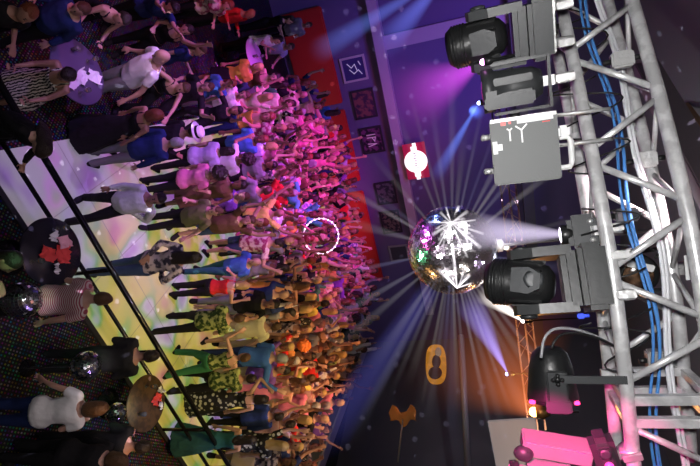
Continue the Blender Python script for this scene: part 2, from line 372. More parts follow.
glass(t2 + V((-.3, .1, 0)), 'wine glass on the dark table beside the pink paper'); glass(t2 + V((.1, -.32, 0)), 'wine glass at the near edge of the dark table')
t3 = table((147, 403), .42, .76, brown, 'round brown wooden table between the rail and the woman in white')
napkin(t3 + V((.02, .2, .001)), .2, redn, 'red crumpled paper on the brown table', 21); napkin(t3 + V((.12, .27, .001)), .14, nap, 'white folded paper at the far edge of the brown table', 22)
napkin(t3 + V((-.1, .3, .001)), .12, nap, 'small white paper beside the red one on the brown table', 23)
glass(t3 + V((-.25, .02, 0)), 'wine glass on the brown table'); glass(t3 + V((.1, -.2, 0)), 'tumbler near the middle of the brown table', wine=False)
t4 = table((255, 56), .42, 1.02, mat('lavender tabletop', (.5, .42, .62), .4), 'tall small lavender-topped table at the far left of the crowd')
glass(t4 + V((0, .1, 0)), 'wine glass on the lavender table'); glass(t4 + V((.05, -.12, 0)), 'tumbler on the lavender table', wine=False)

# mirror balls standing on short stands (reflecting facets)
def mirror_mat(name, col=(.86, .87, .9), rough=.1):
    m = bpy.data.materials.new(name); m.use_nodes = True; b = m.node_tree.nodes['Principled BSDF']
    b.inputs['Base Color'].default_value = (*col, 1); b.inputs['Metallic'].default_value = 1; b.inputs['Roughness'].default_value = rough
    return m
def facets(rad, tile, jit, seed=3, gap=.12):
    rnd = random.Random(seed); mb = MB(); nl = max(6, int(math.pi * rad / tile))
    for i in range(nl):
        a0 = -math.pi / 2 + math.pi * i / nl; a1 = a0 + math.pi / nl; am = (a0 + a1) / 2
        n = max(4, int(2 * math.pi * rad * math.cos(am) / tile))
        for j in range(n):
            b0 = 2 * math.pi * j / n; db = 2 * math.pi / n; bm_ = b0 + db / 2
            c = Vector((math.cos(am) * math.cos(bm_), math.cos(am) * math.sin(bm_), math.sin(am)))
            e = Vector((-math.sin(bm_), math.cos(bm_), 0)); nn = (c + Vector((rnd.gauss(0, jit), rnd.gauss(0, jit), rnd.gauss(0, jit)))).normalized()
            e = (e - nn * e.dot(nn)).normalized(); up = nn.cross(e); hw = math.cos(am) * rad * db / 2 * (1 - gap); hh = rad * (a1 - a0) / 2 * (1 - gap)
            p = c * rad
            mb.add([p - e * hw - up * hh, p + e * hw - up * hh, p + e * hw + up * hh, p - e * hw + up * hh], [[0, 1, 2, 3]], 0, False)
    return mb
MIR = mirror_mat('mirror tiles')
def small_ball(px, r, z, label):
    p = atz(*px, z); t = empty('small_mirror_ball', (p.x, p.y, 0), None, label, 'mirror ball', 'small mirror balls on stands')
    o = facets(r, .035, .06, int(px[0])).build('mirror_tiles', MIR, t, (0, 0, z))
    MB().ball((0, 0, z), r * .975, 24).build('core', mat('dark core', (.03, .03, .035), .4), t)
    MB().lathe([(.12, 0), (.12, .015), (.02, .03), (.015, z - r + .01)], n=16).build('stand', RAILM, t)
small_ball((22, 300), .21, .95, 'mirror ball on a stand over the dotted carpet, beside the dark table')
small_ball((86, 366), .19, 1.0, 'mirror ball just above the woman in the white shawl')
small_ball((116, 413), .14, .85, 'smallest mirror ball, between the white-shawl woman and the brown table')

# ------------------------------------------------------------------ hanging mirror ball
BC = at(452, 250, 4.6); BR = 44 / F * 4.6
mbl = empty('mirror_ball', BC, None, 'large faceted mirror ball hanging over the crowd, streaked with white light', 'mirror ball')
ballm = bpy.data.materials.new('large mirror tiles'); ballm.use_nodes = True; b = ballm.node_tree.nodes['Principled BSDF']
b.inputs['Base Color'].default_value = (.82, .80, .82, 1); b.inputs['Metallic'].default_value = 1; b.inputs['Roughness'].default_value = .15
o = facets(BR, .026, .05, 5, .06).build('mirror_tiles', ballm, mbl); o.rotation_euler = (R(0), R(0), R(20))
MB().ball((0, 0, 0), BR * .985, 48).build('core', mat('mirror ball core', (.25, .24, .26), .3, .8), mbl)
MB().lathe([(.06, BR - .02), (.06, BR + .04), (.015, BR + .06), (.012, 4.3)], n=16).build('hanging_rod', ALUD, mbl)

# ------------------------------------------------------------------ truss
TH = .43
A0px = [(545, -70), (562, 12), (574, 59), (582, 104), (591, 145), (600, 194), (609, 245), (616, 290), (620, 327), (628, 394), (632, 444), (637, 500)]
raw = [atz(x, y, CZ + TH) for x, y in A0px]
def smooth_path(ps, it=3):
    for _ in range(it):
        ps = [ps[0]] + [(ps[i - 1] + ps[i] * 2 + ps[i + 1]) / 4 for i in range(1, len(ps) - 1)] + [ps[-1]]
    return ps
raw = smooth_path(raw)
def resample(ps, n):
    L_ = [0]
    for a, b in zip(ps[:-1], ps[1:]): L_.append(L_[-1] + (b - a).length)
    out = []
    for k in range(n):
        s = L_[-1] * k / (n - 1)
        for i in range(len(ps) - 1):
            if L_[i + 1] >= s - 1e-9:
                t = (s - L_[i]) / (L_[i + 1] - L_[i]); out.append(ps[i].lerp(ps[i + 1], t)); break
    return out, L_[-1]
pathA, LA = resample(raw, 61)
def pA(s):
    s = max(0, min(1, s)) * 60; i = min(int(s), 59); return pathA[i].lerp(pathA[i + 1], s - i)
SP = .285
def outn(s):
    t = (pA(s + .02) - pA(s - .02)); t.z = 0; t.normalize(); return Vector((-t.y, t.x, 0))
def chord(which, s):
    p = pA(s)
    if which in 'BD': p = p + Vector((0, 0, SP))
    if which in 'CD': p = p + outn(s) * SP
    return p
def sfor(which, y):        # path parameter where the chord passes image row y
    lo, hi = 0.0, 1.0
    for _ in range(30):
        m = (lo + hi) / 2
        if proj(chord(which, m))[1] < y: lo = m
        else: hi = m
    return lo
truss = empty('lighting_truss', pA(.5), None, 'large silver box truss of round aluminium tubes crossing the top of the hall', 'truss')
def tl(p): return p - pA(.5)
TR = .027
for w in 'ABCD':
    MB().tube([tl(chord(w, k / 60)) for k in range(61)], TR, 14).build('chord', ALU, truss)
def brace(a, b, r=.0135):
    MB().tube([tl(a), tl(b)], r, 10).build('brace', ALU, truss)
fa = [('B', 4), ('A', 50), ('A', 60), ('B', 88), ('B', 97), ('A', 149), ('A', 164), ('B', 200), ('B', 216), ('A', 268), ('A', 281), ('B', 318), ('B', 338), ('A', 382)]
for i in range(0, len(fa) - 1):
    if fa[i][0] != fa[i + 1][0]: brace(chord(fa[i][0], sfor(*fa[i])), chord(fa[i + 1][0], sfor(*fa[i + 1])))
brace(chord('B', sfor('B', -6)), chord('A', sfor('A', -50)))
brace(chord('A', sfor('A', 427)), chord('B', sfor('B', 468)))
ss = [sfor('A', y) for y in (-50, 0, 55, 105, 156, 215, 275, 330, 384)]
for i in range(len(ss) - 1):
    q = 'CD' if i % 2 == 0 else 'DC'
    brace(chord(q[0], ss[i]), chord(q[1], ss[i + 1]))
    q = 'AC' if i % 2 == 0 else 'CA'
    brace(chord(q[0], ss[i]), chord(q[1], ss[i + 1]), .011)
    q = 'BD' if i % 2 == 1 else 'DB'
    brace(chord(q[0], ss[i]), chord(q[1], ss[i + 1]), .011)
for yy in (400, 422):      # square end frames where two truss lengths join
    s = sfor('A', yy)
    mb = MB()
    for a, b in ('AB', 'AC', 'CD', 'BD'):
        p, q = tl(chord(a, s)), tl(chord(b, s)); t = q - p
        mb.box((p + q) / 2, (.036, .036, t.length), axes(t, outn(s) if abs(t.z) > .1 else (0, 0, 1)), bev=.004)
    mb.build('end_frame', ALU, truss)
# cables running along the truss
def cable(name, f, m, r, label, s0=0., s1=1., n=90):
    mb = MB(); mb.tube([f(s0 + (s1 - s0) * k / (n - 1)) for k in range(n)], r, 8)
    return tag(mb.build(name, m), label, 'cable', None)
def along(z, dpt, amp, ph):
    return lambda s: pA(s) + Vector((0, 0, z + amp * math.sin(s * 17 + ph))) + outn(s) * (dpt + amp * math.cos(s * 13 + ph))
for i, (z, dp) in enumerate(((.14, .12), (.15, .145), (.125, .135))):
    cable('blue_cable', along(z, dp, .022, 1.0 + i * .12), BLUEC, .0062, ['topmost strand of the blue cable run inside the truss', 'middle strand of the blue cable run inside the truss', 'lowest strand of the blue cable run inside the truss'][i])
for i, (z, dp) in enumerate(((.2, .14), (.215, .15))):
    cable('white_cable', along(z, dp, .014, 3.0 + i * .1), WHITEC, .009, ['pale cable running inside the truss above the blue cables', 'pale cable nearest the top chord of the truss'][i])
for i in range(6):
    sy = [20, 95, 150, 235, 300, 350][i]; s = sfor('A', sy); c = pA(s)
    pts = []; rnd = random.Random(i)
    for k in range(24):
        t = k / 23; pts.append(c + Vector((rnd.uniform(-.005, .005) + (t - .5) * .22, .1 + .1 * math.sin(t * 7 + i), -.02 + .14 * math.sin(t * 9 + i * 2) + .1 * t)))
    tag(MB().tube(smooth_path(pts), .004, 6).build('black_cable', BLACKC), 'thin black cable looped round the truss ' + ['above the uppermost moving light', 'beside the grey dimmer box', 'above the grey box handle', 'by the large black moving light', 'below the large black moving light', 'over the small black floodlight'][i], 'cable')

# ------------------------------------------------------------------ fixtures
def clamp(root, p, m=ALUD, r=TR):
    MB().lathe([(r + .012, -.02), (r + .012, .02)], p, axes(Vector((1, 0, 0))), 16).box(p + Vector((0, 0, -r - .03)), (.04, .03, .05)).box(p + Vector((0, -r - .012, 0)), (.03, .02, .07), bev=.003).build('clamp', m, root)
def hook_up(root, dz):       # clamp whose ring holds the tube dz above the origin
    clamp(root, Vector((0, 0, dz)))
def moving_head(px, d, yaw, tilt, label, basem, headm, size=1.0, tint=None, name='moving_head_light'):
    # origin: middle of the base underside; hangs down -z
    p = at(*px, d); r = empty(name, p, Matrix.Rotation(yaw, 3, 'Z') , label, 'stage light')
    r.scale = (size,) * 3
    MB().box((0, 0, .05), (.27, .22, .105), bev=.02).box((0, -.111, .05), (.18, .008, .06), bev=.003).build('base', basem, r)
    MB().box((0, 0, .11), (.24, .06, .02), bev=.004).build('mount_plate', ALUD, r)
    for x in (-.08, .08): clamp(r, Vector((x, 0, .16)))
    MB().box((0, 0, -.035), (.27, .16, .06), bev=.022).build('yoke', basem, r)
    for x in (-1, 1):
        ym = MB(); ym.loft([[(x * (.117 + tt), yy, zz) for yy, zz in ((-.08, -.02), (.08, -.02), (.075, -.17), (.045, -.255), (0, -.27), (-.045, -.255), (-.075, -.17))] for tt in (-.02, .02)], smooth=False)
        ym.lathe([(.035, .0), (.035, .014), (.02, .02)], (x * .136, 0, -.21), axes((x, 0, 0)), 18)
        ym.build('yoke_arm', basem, r)
    hd = empty('lamp_head', (0, 0, -.215)); hd.parent = r; hd.rotation_euler = tilt
    MB().lathe([(.01, .125), (.05, .122), (.078, .1), (.09, .06), (.093, 0), (.096, -.05), (.1, -.09), (.097, -.125), (.08, -.15), (.072, -.135)], n=32).build('head_shell', headm, hd)
    fb = MB()
    for k in range(12):
        a = k * math.pi / 6; fb.box((.092 * math.cos(a), .092 * math.sin(a), .02), (.018, .012, .13), Matrix.Rotation(a, 3, 'Z'), bev=.003)
    for k in range(5): fb.lathe([(.098, -.06 - k * .014), (.103, -.064 - k * .014), (.098, -.068 - k * .014)], n=32)
    fb.build('cooling_ribs', headm, hd)
    MB().ball((0, 0, -.128), (.076, .076, .03), 20).build('lens', GLASSB if not tint else tint, hd)
    MB().loft([[(x_, -.088 - dy, z_) for x_, z_ in ((-.05, -.03), (-.055, .04), (-.03, .085), (.03, .085), (.055, .04), (.05, -.03))] for dy in (0, .018)], smooth=False).build('side_cover', GREYP, hd)
    return r
GP2 = mat('charcoal shell', (.022, .024, .025), .4, bump=.05); DG = mat('dark grey shell', (.03, .032, .034), .42)
moving_head((527, 31), 1.98, R(24), (R(8), R(-4), 0), 'moving head light in a grey yoke, nearest the top edge of the photo', GREYP, BLACKP, .88)
h4 = moving_head((578, 279), 1.9, R(-14), (R(14), R(10), 0), 'large black moving head light hanging beside the mirror ball', GP2, BLACKP, .95)
MB().lathe([(.04, 0), (.04, .006), (.028, .01), (.015, .01)], (.0, -.107, -.18), axes((0, -1, 0)), 20).build('vent_ring', GREYP, h4)
pinkm = mat('pink lens glow', (.5, .05, .3), .3, emit=(1, .08, .4), es=1.5)
silv = mat('silver shell', (.30, .26, .28), .4, bump=.05); hot = mat('dark shell', (.04, .035, .04), .35)
r = empty('scroller_light', at(549, 478, 2.0), Matrix.Rotation(R(14), 3, 'Z') @ Matrix.Rotation(R(5), 3, 'Y'), 'pale bulky stage light glowing pink at the bottom edge of the photo', 'stage light')
mb = MB(); mb.box((.02, 0, 0), (.15, .15, .24), bev=.035).box((.02, -.085, .0), (.12, .02, .19), bev=.008); mb.build('housing', silv, r)
MB().box((-.115, .05, .03), (.07, .1, .27), Matrix.Rotation(R(6), 3, 'Y'), bev=.006).build('back_plate', silv, r)
MB().lathe([(.052, 0), (.052, .012), (.042, .016), (.03, .01), (.012, .02)], (.03, -.093, .055), axes((0, -1, 0)), 24).build('dial', hot, r)
MB().tube([(-.05, -.1, -.1), (-.02, -.1, -.04), (-.05, -.1, .02), (-.03, -.1, .1)], .006, 8).build('piping', hot, r)
MB().lathe([(.07, 0), (.075, .03), (.065, .04)], (.02, 0, -.155), None, 20).build('lens_ring', hot, r)
MB().ball((.02, 0, -.15), (.06, .06, .014), 16).build('lens', pinkm, r)
MB().ball((-.11, .0, -.1), (.035, .03, .04), 12).build('knob', GREYP, r)
clamp(r, Vector((.02, 0, .21)))
r = empty('dark_scanner_light', at(605, 455, 1.9), Matrix.Rotation(R(8), 3, 'Z') @ Matrix.Rotation(R(-12), 3, 'Y'), 'small dark stage light lit pink against the truss end', 'stage light')
MB().box((0, 0, 0), (.19, .11, .09), bev=.025).build('housing', hot, r)
MB().box((-.03, -.06, 0), (.09, .014, .055), bev=.006).build('front_plate', mat('dark grey shell', (.03, .032, .034), .42), r)
MB().lathe([(.022, 0), (.022, .01), (.012, .012)], (-.05, -.066, .0), axes((0, -1, 0)), 16).build('knob', GREYP, r)
MB().lathe([(.016, 0), (.016, .016)], (.0, -.066, .0), axes((0, -1, 0)), 14).build('rear_lens', pinkm, r)
clamp(r, Vector((0, 0, .09)))

# small plate clamp light behind the large moving head
p = at(583, 232, 2.02); PS = r = empty('pin_spot', p, Matrix.Rotation(R(-10), 3, 'Z'), 'grey pin spot on a flat bracket just above the large black moving light', 'stage light')
MB().box((0, 0, 0), (.15, .03, .12), bev=.02).build('bracket', GREYP, r)
MB().lathe([(.03, .03), (.04, 0), (.045, -.03), (.04, -.035)], (0, .03, -.05), None, 20).build('lamp_can', BLACKP, r)
MB().ball((0, .03, -.082), (.036, .036, .008), 16).build('lens', mat('lit lens', (.8, .8, .85), .2, emit=(.9, .85, 1), es=4), r)
MB().ball((-.04, -.016, .03), .012, 10).ball((.04, -.016, .03), .012, 10).build('bolt', ALUD, r)
hook_up(r, .11)

# barrel floodlight under the first moving head
p = at(512, 87, 2.0); r = empty('barrel_light', p, Matrix.Rotation(R(15), 3, 'Z'), 'dark barrel-shaped stage light between the uppermost moving light and the grey box', 'stage light')
MB().lathe([(.02, .12), (.05, .115), (.068, .08), (.075, 0), (.078, -.07), (.09, -.075), (.09, -.12), (.075, -.12), (.07, -.1)], n=28).build('barrel', mat('dark grey shell', (.03, .032, .034), .42), r)
MB().box((.045, -.07, -.02), (.06, .03, .2), bev=.01).box((.035, -.08, -.09), (.08, .02, .05), bev=.006).box((-.03, -.078, 0), (.03, .014, .15), bev=.004).build('side_plate', GREYP, r)
MB().box((-.1, 0, .03), (.012, .05, .22), bev=.004).box((.1, 0, .03), (.012, .05, .22), bev=.004).box((0, 0, .145), (.212, .05, .012), bev=.004).build('bracket', GREYP, r)
MB().lathe([(.022, 0), (.022, .02), (.008, .03)], (.108, 0, .0), axes((1, 0, 0)), 12).build('knob', BLACKP, r)
MB().ball((0, 0, -.105), (.068, .068, .02), 18).build('lens', GLASSB, r)
hook_up(r, .2)
p = at(483, 62, 1.98); r = empty('magenta_lamp', p, None, 'tiny bright magenta lamp at the tip of the uppermost moving light', 'stage light')
MB().ball((0, 0, 0), .013, 12).build('bulb', mat('magenta bulb', (1, .4, 1), .3, emit=(1, .35, 1), es=12), r); MB().lathe([(.016, .0), (.016, .03), (.006, .04), (.006, .12)], (0, 0, .003), None, 12).build('holder', BLACKP, r)

# dimmer box
p = at(524, 150, 1.98); M = Matrix.Rotation(R(5), 3, 'Z') @ Matrix.Rotation(R(1), 3, 'Y')
r = empty('dimmer_box', p, M, 'square grey metal dimmer box with white wiring marks and a white handle', 'dimmer box')
gbox = mat('grey steel box', (.125, .13, .13), .55, .1, bump=.08, bscale=120)
MB().box((0, 0, 0), (.265, .13, .255), bev=.006).build('case', gbox, r)
mb = MB().box((-.126, -.066, .0), (.014, .002, .25)); mb.build('edge_strip', ALUD, r)
MB().box((-.115, -.0662, .045), (.022, .002, .135)).build('white_label', WHITEP, r); MB().box((-.02, -.0662, -.113), (.05, .002, .018)).box((-.02, -.0664, -.1), (.025, .002, .03)).build('torn_label', WHITEP, r)
MB().box((-.112, -.0664, -.075), (.016, .002, .02)).box((-.112, -.0664, -.05), (.01, .002, .01)).box((-.098, -.0664, .085), (.004, .002, .028)).build('red_label', REDP, r)
w = .0035
def dm(segs):
    mb = MB()
    for a, b in segs:
        A_ = Vector((a[0], -.0668, a[1])); B_ = Vector((b[0], -.0668, b[1])); t = B_ - A_
        mb.box((A_ + B_) / 2, (.001, w, t.length), axes(t, (0, 1, 0)))
    return mb
w = .006
dm([((-.09, -.063), (-.082, -.053)), ((-.09, -.043), (-.082, -.053)), ((-.082, -.053), (-.04, -.053)),
    ((-.096, -.03), (-.078, -.008)), ((-.099, .014), (-.078, -.008)), ((-.078, -.008), (-.028, -.008))]).build('wiring_marks', WHITEP, r)
mb = MB()
mb.tube([(-.03, -.02, .12), (-.03, -.02, .165), (-.01, -.02, .175), (.07, -.02, .175), (.09, -.02, .165), (.09, -.02, .12)], .012, 10).box((-.05, -.02, .15), (.05, .05, .045), bev=.01)
mb.build('handle', WHITEP, r)
for x in (-.07, .07): MB().lathe([(.013, 0), (.013, .035), (.006, .04)], (x, -.02, -.127), axes((0, 0, -1)), 10).build('socket', ALUD, r)
MB().tube([(.0, 0, .125), (.0, .03, .3), (0, .06, .34)], .008, 8).tube([(-.12, 0, .125), (-.12, .03, .3), (-.12, .06, .34)], .008, 8).build('suspension', ALUD, r)

# small floodlight on a side arm
p = at(551, 374, 2.0); r = empty('flood_light', p, Matrix.Rotation(R(-4), 3, 'Z') @ Matrix.Rotation(R(2), 3, 'Y'), 'small black floodlight on a pale bracket arm, lit red along its lower edge', 'stage light')
XA = axes((1, 0, 0))
MB().lathe([(.015, -.115), (.045, -.11), (.07, -.085), (.086, -.03), (.094, .04), (.1, .085), (.1, .105), (.088, .105), (.084, .09)], (0, 0, 0), XA, 28).build('lamp_can', BLACKP, r)
MB().box((.045, -.108, .01), (.17, .016, .08), bev=.008).box((.1, -.112, .01), (.05, .014, .095), bev=.005).build('side_plate', mat('dark grey shell', (.03, .032, .034), .42), r)
kb = MB().lathe([(.012, 0), (.012, .03)], (-.01, -.112, .01), axes((0, -1, 0)), 12)
for k in range(4): kb.ball((-.01 + .016 * math.cos(k * math.pi / 2), -.14, .01 + .016 * math.sin(k * math.pi / 2)), .009, 8)
kb.build('star_knob', BLACKP, r)
MB().box((-.008, -.122, .13), (.03, .012, .23), bev=.003).box((-.008, -.1, .25), (.03, .05, .012)).build('bracket_arm', GREYP, r)
for zz in (-.085, .06, .08): MB().box((.098, -.06, zz), (.014, .02, .025), bev=.003).build('painted_glint', mat('painted pink glint', (1, .1, .3), .4, emit=(1, .05, .3), es=1.6), r)  # pink light on the rim, built as small glowing blocks
MB().ball((.095, 0, 0), (.02, .085, .085), 20).build('lens', GLASSB, r)
hook_up(r, .27)
lo = [at(541, 358, 1.85), at(543, 338, 1.86), at(553, 328, 1.88), at(570, 328, 1.9), at(590, 333, 1.92), at(612, 345, 1.95)]
lo = smooth_path(sum([[a.lerp(b, t) for t in (0, .25, .5, .75)] for a, b in zip(lo[:-1], lo[1:])], []) + [lo[-1]], 4)
tag(MB().tube(lo, .006, 8).build('lamp_cable', mat('grey flex', (.3, .3, .32), .4)), 'grey flex curving from the small floodlight up to the truss', 'cable')
lo = [v_ + Vector((.02, 0, .03)) for v_ in lo]
tag(MB().tube(lo[3:], .005, 8).build('lamp_cable', BLACKC), 'black flex running alongside the grey one above the small floodlight', 'cable')

# fresnel lamp behind the truss
p = at(634, 272, 2.25); r = empty('fresnel_lamp', p, Matrix.Rotation(R(12), 3, 'Z'), 'dark fresnel lamp with a brown round lens seen through the truss', 'stage light')
MB().lathe([(.02, .1), (.07, .09), (.09, .03), (.095, -.05), (.085, -.06)], (0, 0, 0), axes((.1, 1, .1)), 28).build('lamp_can', BLACKP, r)
MB().lathe([(.065, 0), (.06, .012), (.045, .02), (.02, .024)], (0, -.06, 0), axes((-.1, -1, -.1)), 28).build('lens', mat('brown lens', (.16, .09, .05), .15, spec=.9, col2=(.05, .03, .02), pscale=30), r)
MB().box((-.06, -.09, .0), (.03, .02, .12), Matrix.Rotation(R(20), 3, 'Y'), bev=.004).build('latch', WHITEP, r)
MB().box((-.1, 0, .06), (.012, .04, .2), bev=.004).box((.1, 0, .06), (.012, .04, .2), bev=.004).build('bracket', GREYP, r)
hook_up(r, .2)
def bagbox(px, d, label, sz=(.07, .05, .09), m=ALUD, y=0.):
    r = empty('junction_box', at(*px, d), Matrix.Rotation(y, 3, 'Z'), label, 'junction box')
    MB().box((0, 0, 0), sz, bev=.008).build('case', m, r); [MB().lathe([(.012, 0), (.012, .03)], (0, 0, zz), None, 10).build('gland', BLACKP, r) for zz in (sz[2] / 2, -sz[2] / 2 - .03)]
bagbox((540, 30), 2.25, 'black connector box behind the uppermost moving light', (.1, .08, .14), BLACKP)
bagbox((622, 60), 2.1, 'silver wrapped connector inside the truss near the top edge'); bagbox((645, 160), 2.1, 'silver wrapped connector inside the truss beside the grey box'); bagbox((626, 215), 2.05, 'dark connector box on the blue cables', (.06, .06, .09), GREYP)
bagbox((662, 360), 2.1, 'silver wrapped connector above the truss end frames', (.09, .07, .12))
# blue plugs
for px, d, lb in (((536, 46), 2.1, 'blue plug between the uppermost moving light and the truss'), ((581, 316), 1.9, 'small blue plug under the large black moving light'), ((580, 316), 1.95, None), ((581, 312), 1.9, None)):
    if lb: tag(MB().box((0, 0, 0), (.02, .018, .028), bev=.004).lathe([(.007, .012), (.007, .03)], n=12).build('power_plug', mat('blue plug', (.05, .1, .8), .4, emit=(.05, .1, 1), es=.3), None, at(*px, d)), lb, 'plug')
# white tag card
r = empty('number_card', at(695, 267, 1.9), Matrix.Rotation(R(5), 3, 'Z'), 'white card marked 0 at the right edge beside the truss', 'card')
MB().box((0, 0, 0), (.1, .004, .07)).build('card_sheet', WHITEP, r)
MB().tube([(.012 * math.cos(k * math.pi / 8), -.004, .018 * math.sin(k * math.pi / 8)) for k in range(17)], .002, 6).build('numeral', BLACKP, r)

# far slim lattice truss
fa_, fb_ = at(499, 110, 7.6), at(537, 430, 6.6); t = fb_ - fa_
r = empty('slim_truss', fa_, axes(t, (0, 0, 1)), 'slim pinkish lattice truss hanging behind the mirror ball', 'truss')
pm = mat('pinkish truss', (.6, .45, .45), .4, .2); w_ = .11; LL = t.length
for x, y in ((w_, 0), (-w_, 0), (0, w_ * 1.4)): MB().tube([(x, y, 0), (x, y, LL)], .014, 8).build('chord', pm, r)
k = 0; z = 0
lat = MB()
while z < LL - .2:
    sg = 1 if k % 2 else -1
    lat.tube([(sg * w_, 0, z), (-sg * w_, 0, z + .2)], .006, 6).tube([(0, w_ * 1.4, z), (sg * w_, 0, z + .2)], .006, 6); z += .2; k += 1
lat.build('lattice', pm, r)
MB().box((0, 0, LL * .47), (.26, .05, .05)).build('joint_plate', pm, r)
# ------------------------------------------------------------------ people
WS = None
def remesh(mb, name, voxel, ratio, smooth=2, disp=0, seed=0):
    global WS
    if WS is None: WS = bpy.data.scenes.new('workshop')
    me = mb.mesh(name + '_raw', []); o = bpy.data.objects.new('tmp', me); WS.collection.objects.link(o)
    a = o.modifiers.new('r', 'REMESH'); a.mode = 'VOXEL'; a.voxel_size = voxel
    s = o.modifiers.new('s', 'SMOOTH'); s.iterations = smooth; s.factor = .5
    if ratio < 1: d = o.modifiers.new('d', 'DECIMATE'); d.ratio = ratio
    with bpy.context.temp_override(scene=WS, view_layer=WS.view_layers[0]):
        dg = bpy.context.evaluated_depsgraph_get(); dg.update()
        out = bpy.data.meshes.new_from_object(o.evaluated_get(dg), depsgraph=dg); out.name = name
    bpy.data.objects.remove(o); bpy.data.meshes.remove(me)
    out.polygons.foreach_set('use_smooth', [True] * len(out.polygons))
    if disp:
        cs = [(v.co.copy(), v.normal.copy()) for v in out.vertices]; flat = []
        for c, nr in cs:
            n = noise.noise(Vector((c.x * 9 + seed, c.y * 9, c.z * 4.5))) + .5 * noise.noise(Vector((c.x * 22, c.y * 22 + seed, c.z * 12)))
            c += nr * (n * disp); flat += c[:]
        out.vertices.foreach_set('co', flat)
    out.update(); return out

# arms: (upper direction, fore direction) for the right side; x is mirrored for the left
ARM = {
 'down': ((.22, .02, -1), (.06, -.22, -1)), 'side': ((.45, .05, -1), (.35, -.2, -1)), 'hip': ((.75, .25, -1), (-.75, -.35, -.45)),
 'hold': ((.22, -.1, -1), (-.1, -1, .35)), 'phone': ((.35, -.85, -.35), (-.35, -.35, 1)), 'up': ((.45, -.15, 1), (.05, -.12, 1)),
 'upout': ((.85, -.25, .75), (.45, -.2, 1)), 'bentup': ((.9, -.3, -.1), (.25, -.25, 1)), 'head': ((.85, -.45, .5), (-.75, .1, .75)),
 'reach': ((.3, -1, .05), (0, -1, .25)), 'reachup': ((.3, -.8, .7), (.1, -.6, 1)), 'reachdown': ((.2, -.75, -.9), (0, -1, -.35)), 'back': ((.35, .6, -1), (-.7, .25, -.5)),
 'wide': ((1, -.1, .1), (1, -.15, .35)), 'clap': ((.5, -.7, .6), (-.45, -.3, 1)),
}
# legs: ankle offsets and knee offsets (right, left)
LEG = {
 'stand': (((.10, 0, .09), (.0, -.01)), ((-.10, .02, .09), (0, -.01))),
 'wide': (((.21, -.02, .09), (.03, -.03)), ((-.2, .03, .09), (-.03, -.02))),
 'step': (((.1, -.26, .09), (.01, -.06)), ((-.1, .24, .11), (-.01, -.03))),
 'dance': (((.17, -.1, .09), (.1, -.12)), ((-.15, .08, .12), (-.07, -.09))),
}
def spec(sex='m', ra='down', la='down', leg='stand', lean=0, turn=0, nod=0, tilt=0): return (sex, ra, la, leg, lean, turn, nod, tilt)
def bendf(sp):
    lean = R(sp[4]); tl_ = R(sp[7])
    def f(p):
        p = Vector(p)
        k = max(0, min(1, (p.z - .95) / .3)); k = k * k * (3 - 2 * k)
        if k <= 0: return p
        q = p - Vector((0, 0, .95))
        q = Matrix.Rotation(lean * k, 3, 'X') @ q        # forward is -Y
        q = Matrix.Rotation(tl_ * k, 3, 'Y') @ q
        return q + Vector((0, 0, .95))
    return f
def headf(sp):
    bf = bendf(sp); c = Vector((0, .01, 1.53)); M = Matrix.Rotation(R(sp[5]), 3, 'Z') @ Matrix.Rotation(R(sp[6]), 3, 'X')
    return lambda p: bf(M @ (Vector(p) - c) + c)
def ering(c, rx, ry, n=16): return [(c[0] + rx * math.cos(q * 2 * math.pi / n), c[1] + ry * math.sin(q * 2 * math.pi / n), c[2]) for q in range(n)]
def joints(sp):
    sex = sp[0]; w = 1.0 if sex == 'm' else .88; J = {}
    for sd, arm in ((1, sp[1]), (-1, sp[2])):
        u, f = ARM[arm]; u = Vector((u[0] * sd, u[1], u[2])).normalized(); f = Vector((f[0] * sd, f[1], f[2])).normalized()
        raise_ = max(0, u.z) * .05
        s = Vector((.185 * w * sd, .0, 1.415 + raise_)); e = s + u * .285 * (1 if sex == 'm' else .94); wr = e + f * .255 * (1 if sex == 'm' else .94)
        J['s', sd], J['e', sd], J['w', sd], J['f', sd] = s, e, wr, f
    for i, sd in ((0, 1), (1, -1)):
        an, kn = LEG[sp[3]][i]; a = Vector(an); h = Vector((.085 * sd, 0, .92)); k = (h + a) / 2 + Vector((kn[0], kn[1], .03))
        J['h', sd], J['k', sd], J['a', sd] = h, k, a
    return J
def torso(mb, bf, sex, inf=0, z0=.84, z1=1.6, neck=True, belly=0):
    m = sex == 'm'
    T = [(.84, 0, .12, .095), (.90, .005, .16 if m else .17, .115), (.98, .005, .158 if m else .165, .112), (1.08, 0, .145 if m else .122, .1 if m else .085), (1.16, -.005, .15 if m else .125, .1 if m else .086),
         (1.26, -.008, .168 if m else .145, .112), (1.34, -.005, .18 if m else .155, .118 if m else .11), (1.40, 0, .172 if m else .15, .1 if m else .09), (1.445, .005, .125 if m else .105, .078), (1.475, .008, .075 if m else .062, .062), (1.50, .005, .057 if m else .048, .056 if m else .048), (1.57, -.005, .054 if m else .045, .055 if m else .047)]
    rings = []
    for z, cy, rx, ry in T:
        if z < z0 - .001 or z > z1 + .001: continue
        b = belly * math.exp(-((z - 1.08) / .13) ** 2)
        rings.append([bf(p) for p in ering((0, cy - b * .6, z), rx + inf + b * .3, ry + inf + b)])
    mb.loft(rings)
def limb(mb, bf, pts, rad, n=10, sub=5):
    P = []; Q = []
    for i in range(len(pts) - 1):
        for k in range(sub):
            t = k / sub; P.append(pts[i].lerp(pts[i + 1], t)); Q.append(rad[i] * (1 - t) + rad[i + 1] * t)
    P.append(pts[-1]); Q.append(rad[-1])
    mb.tube([bf(p) for p in P], Q, n)
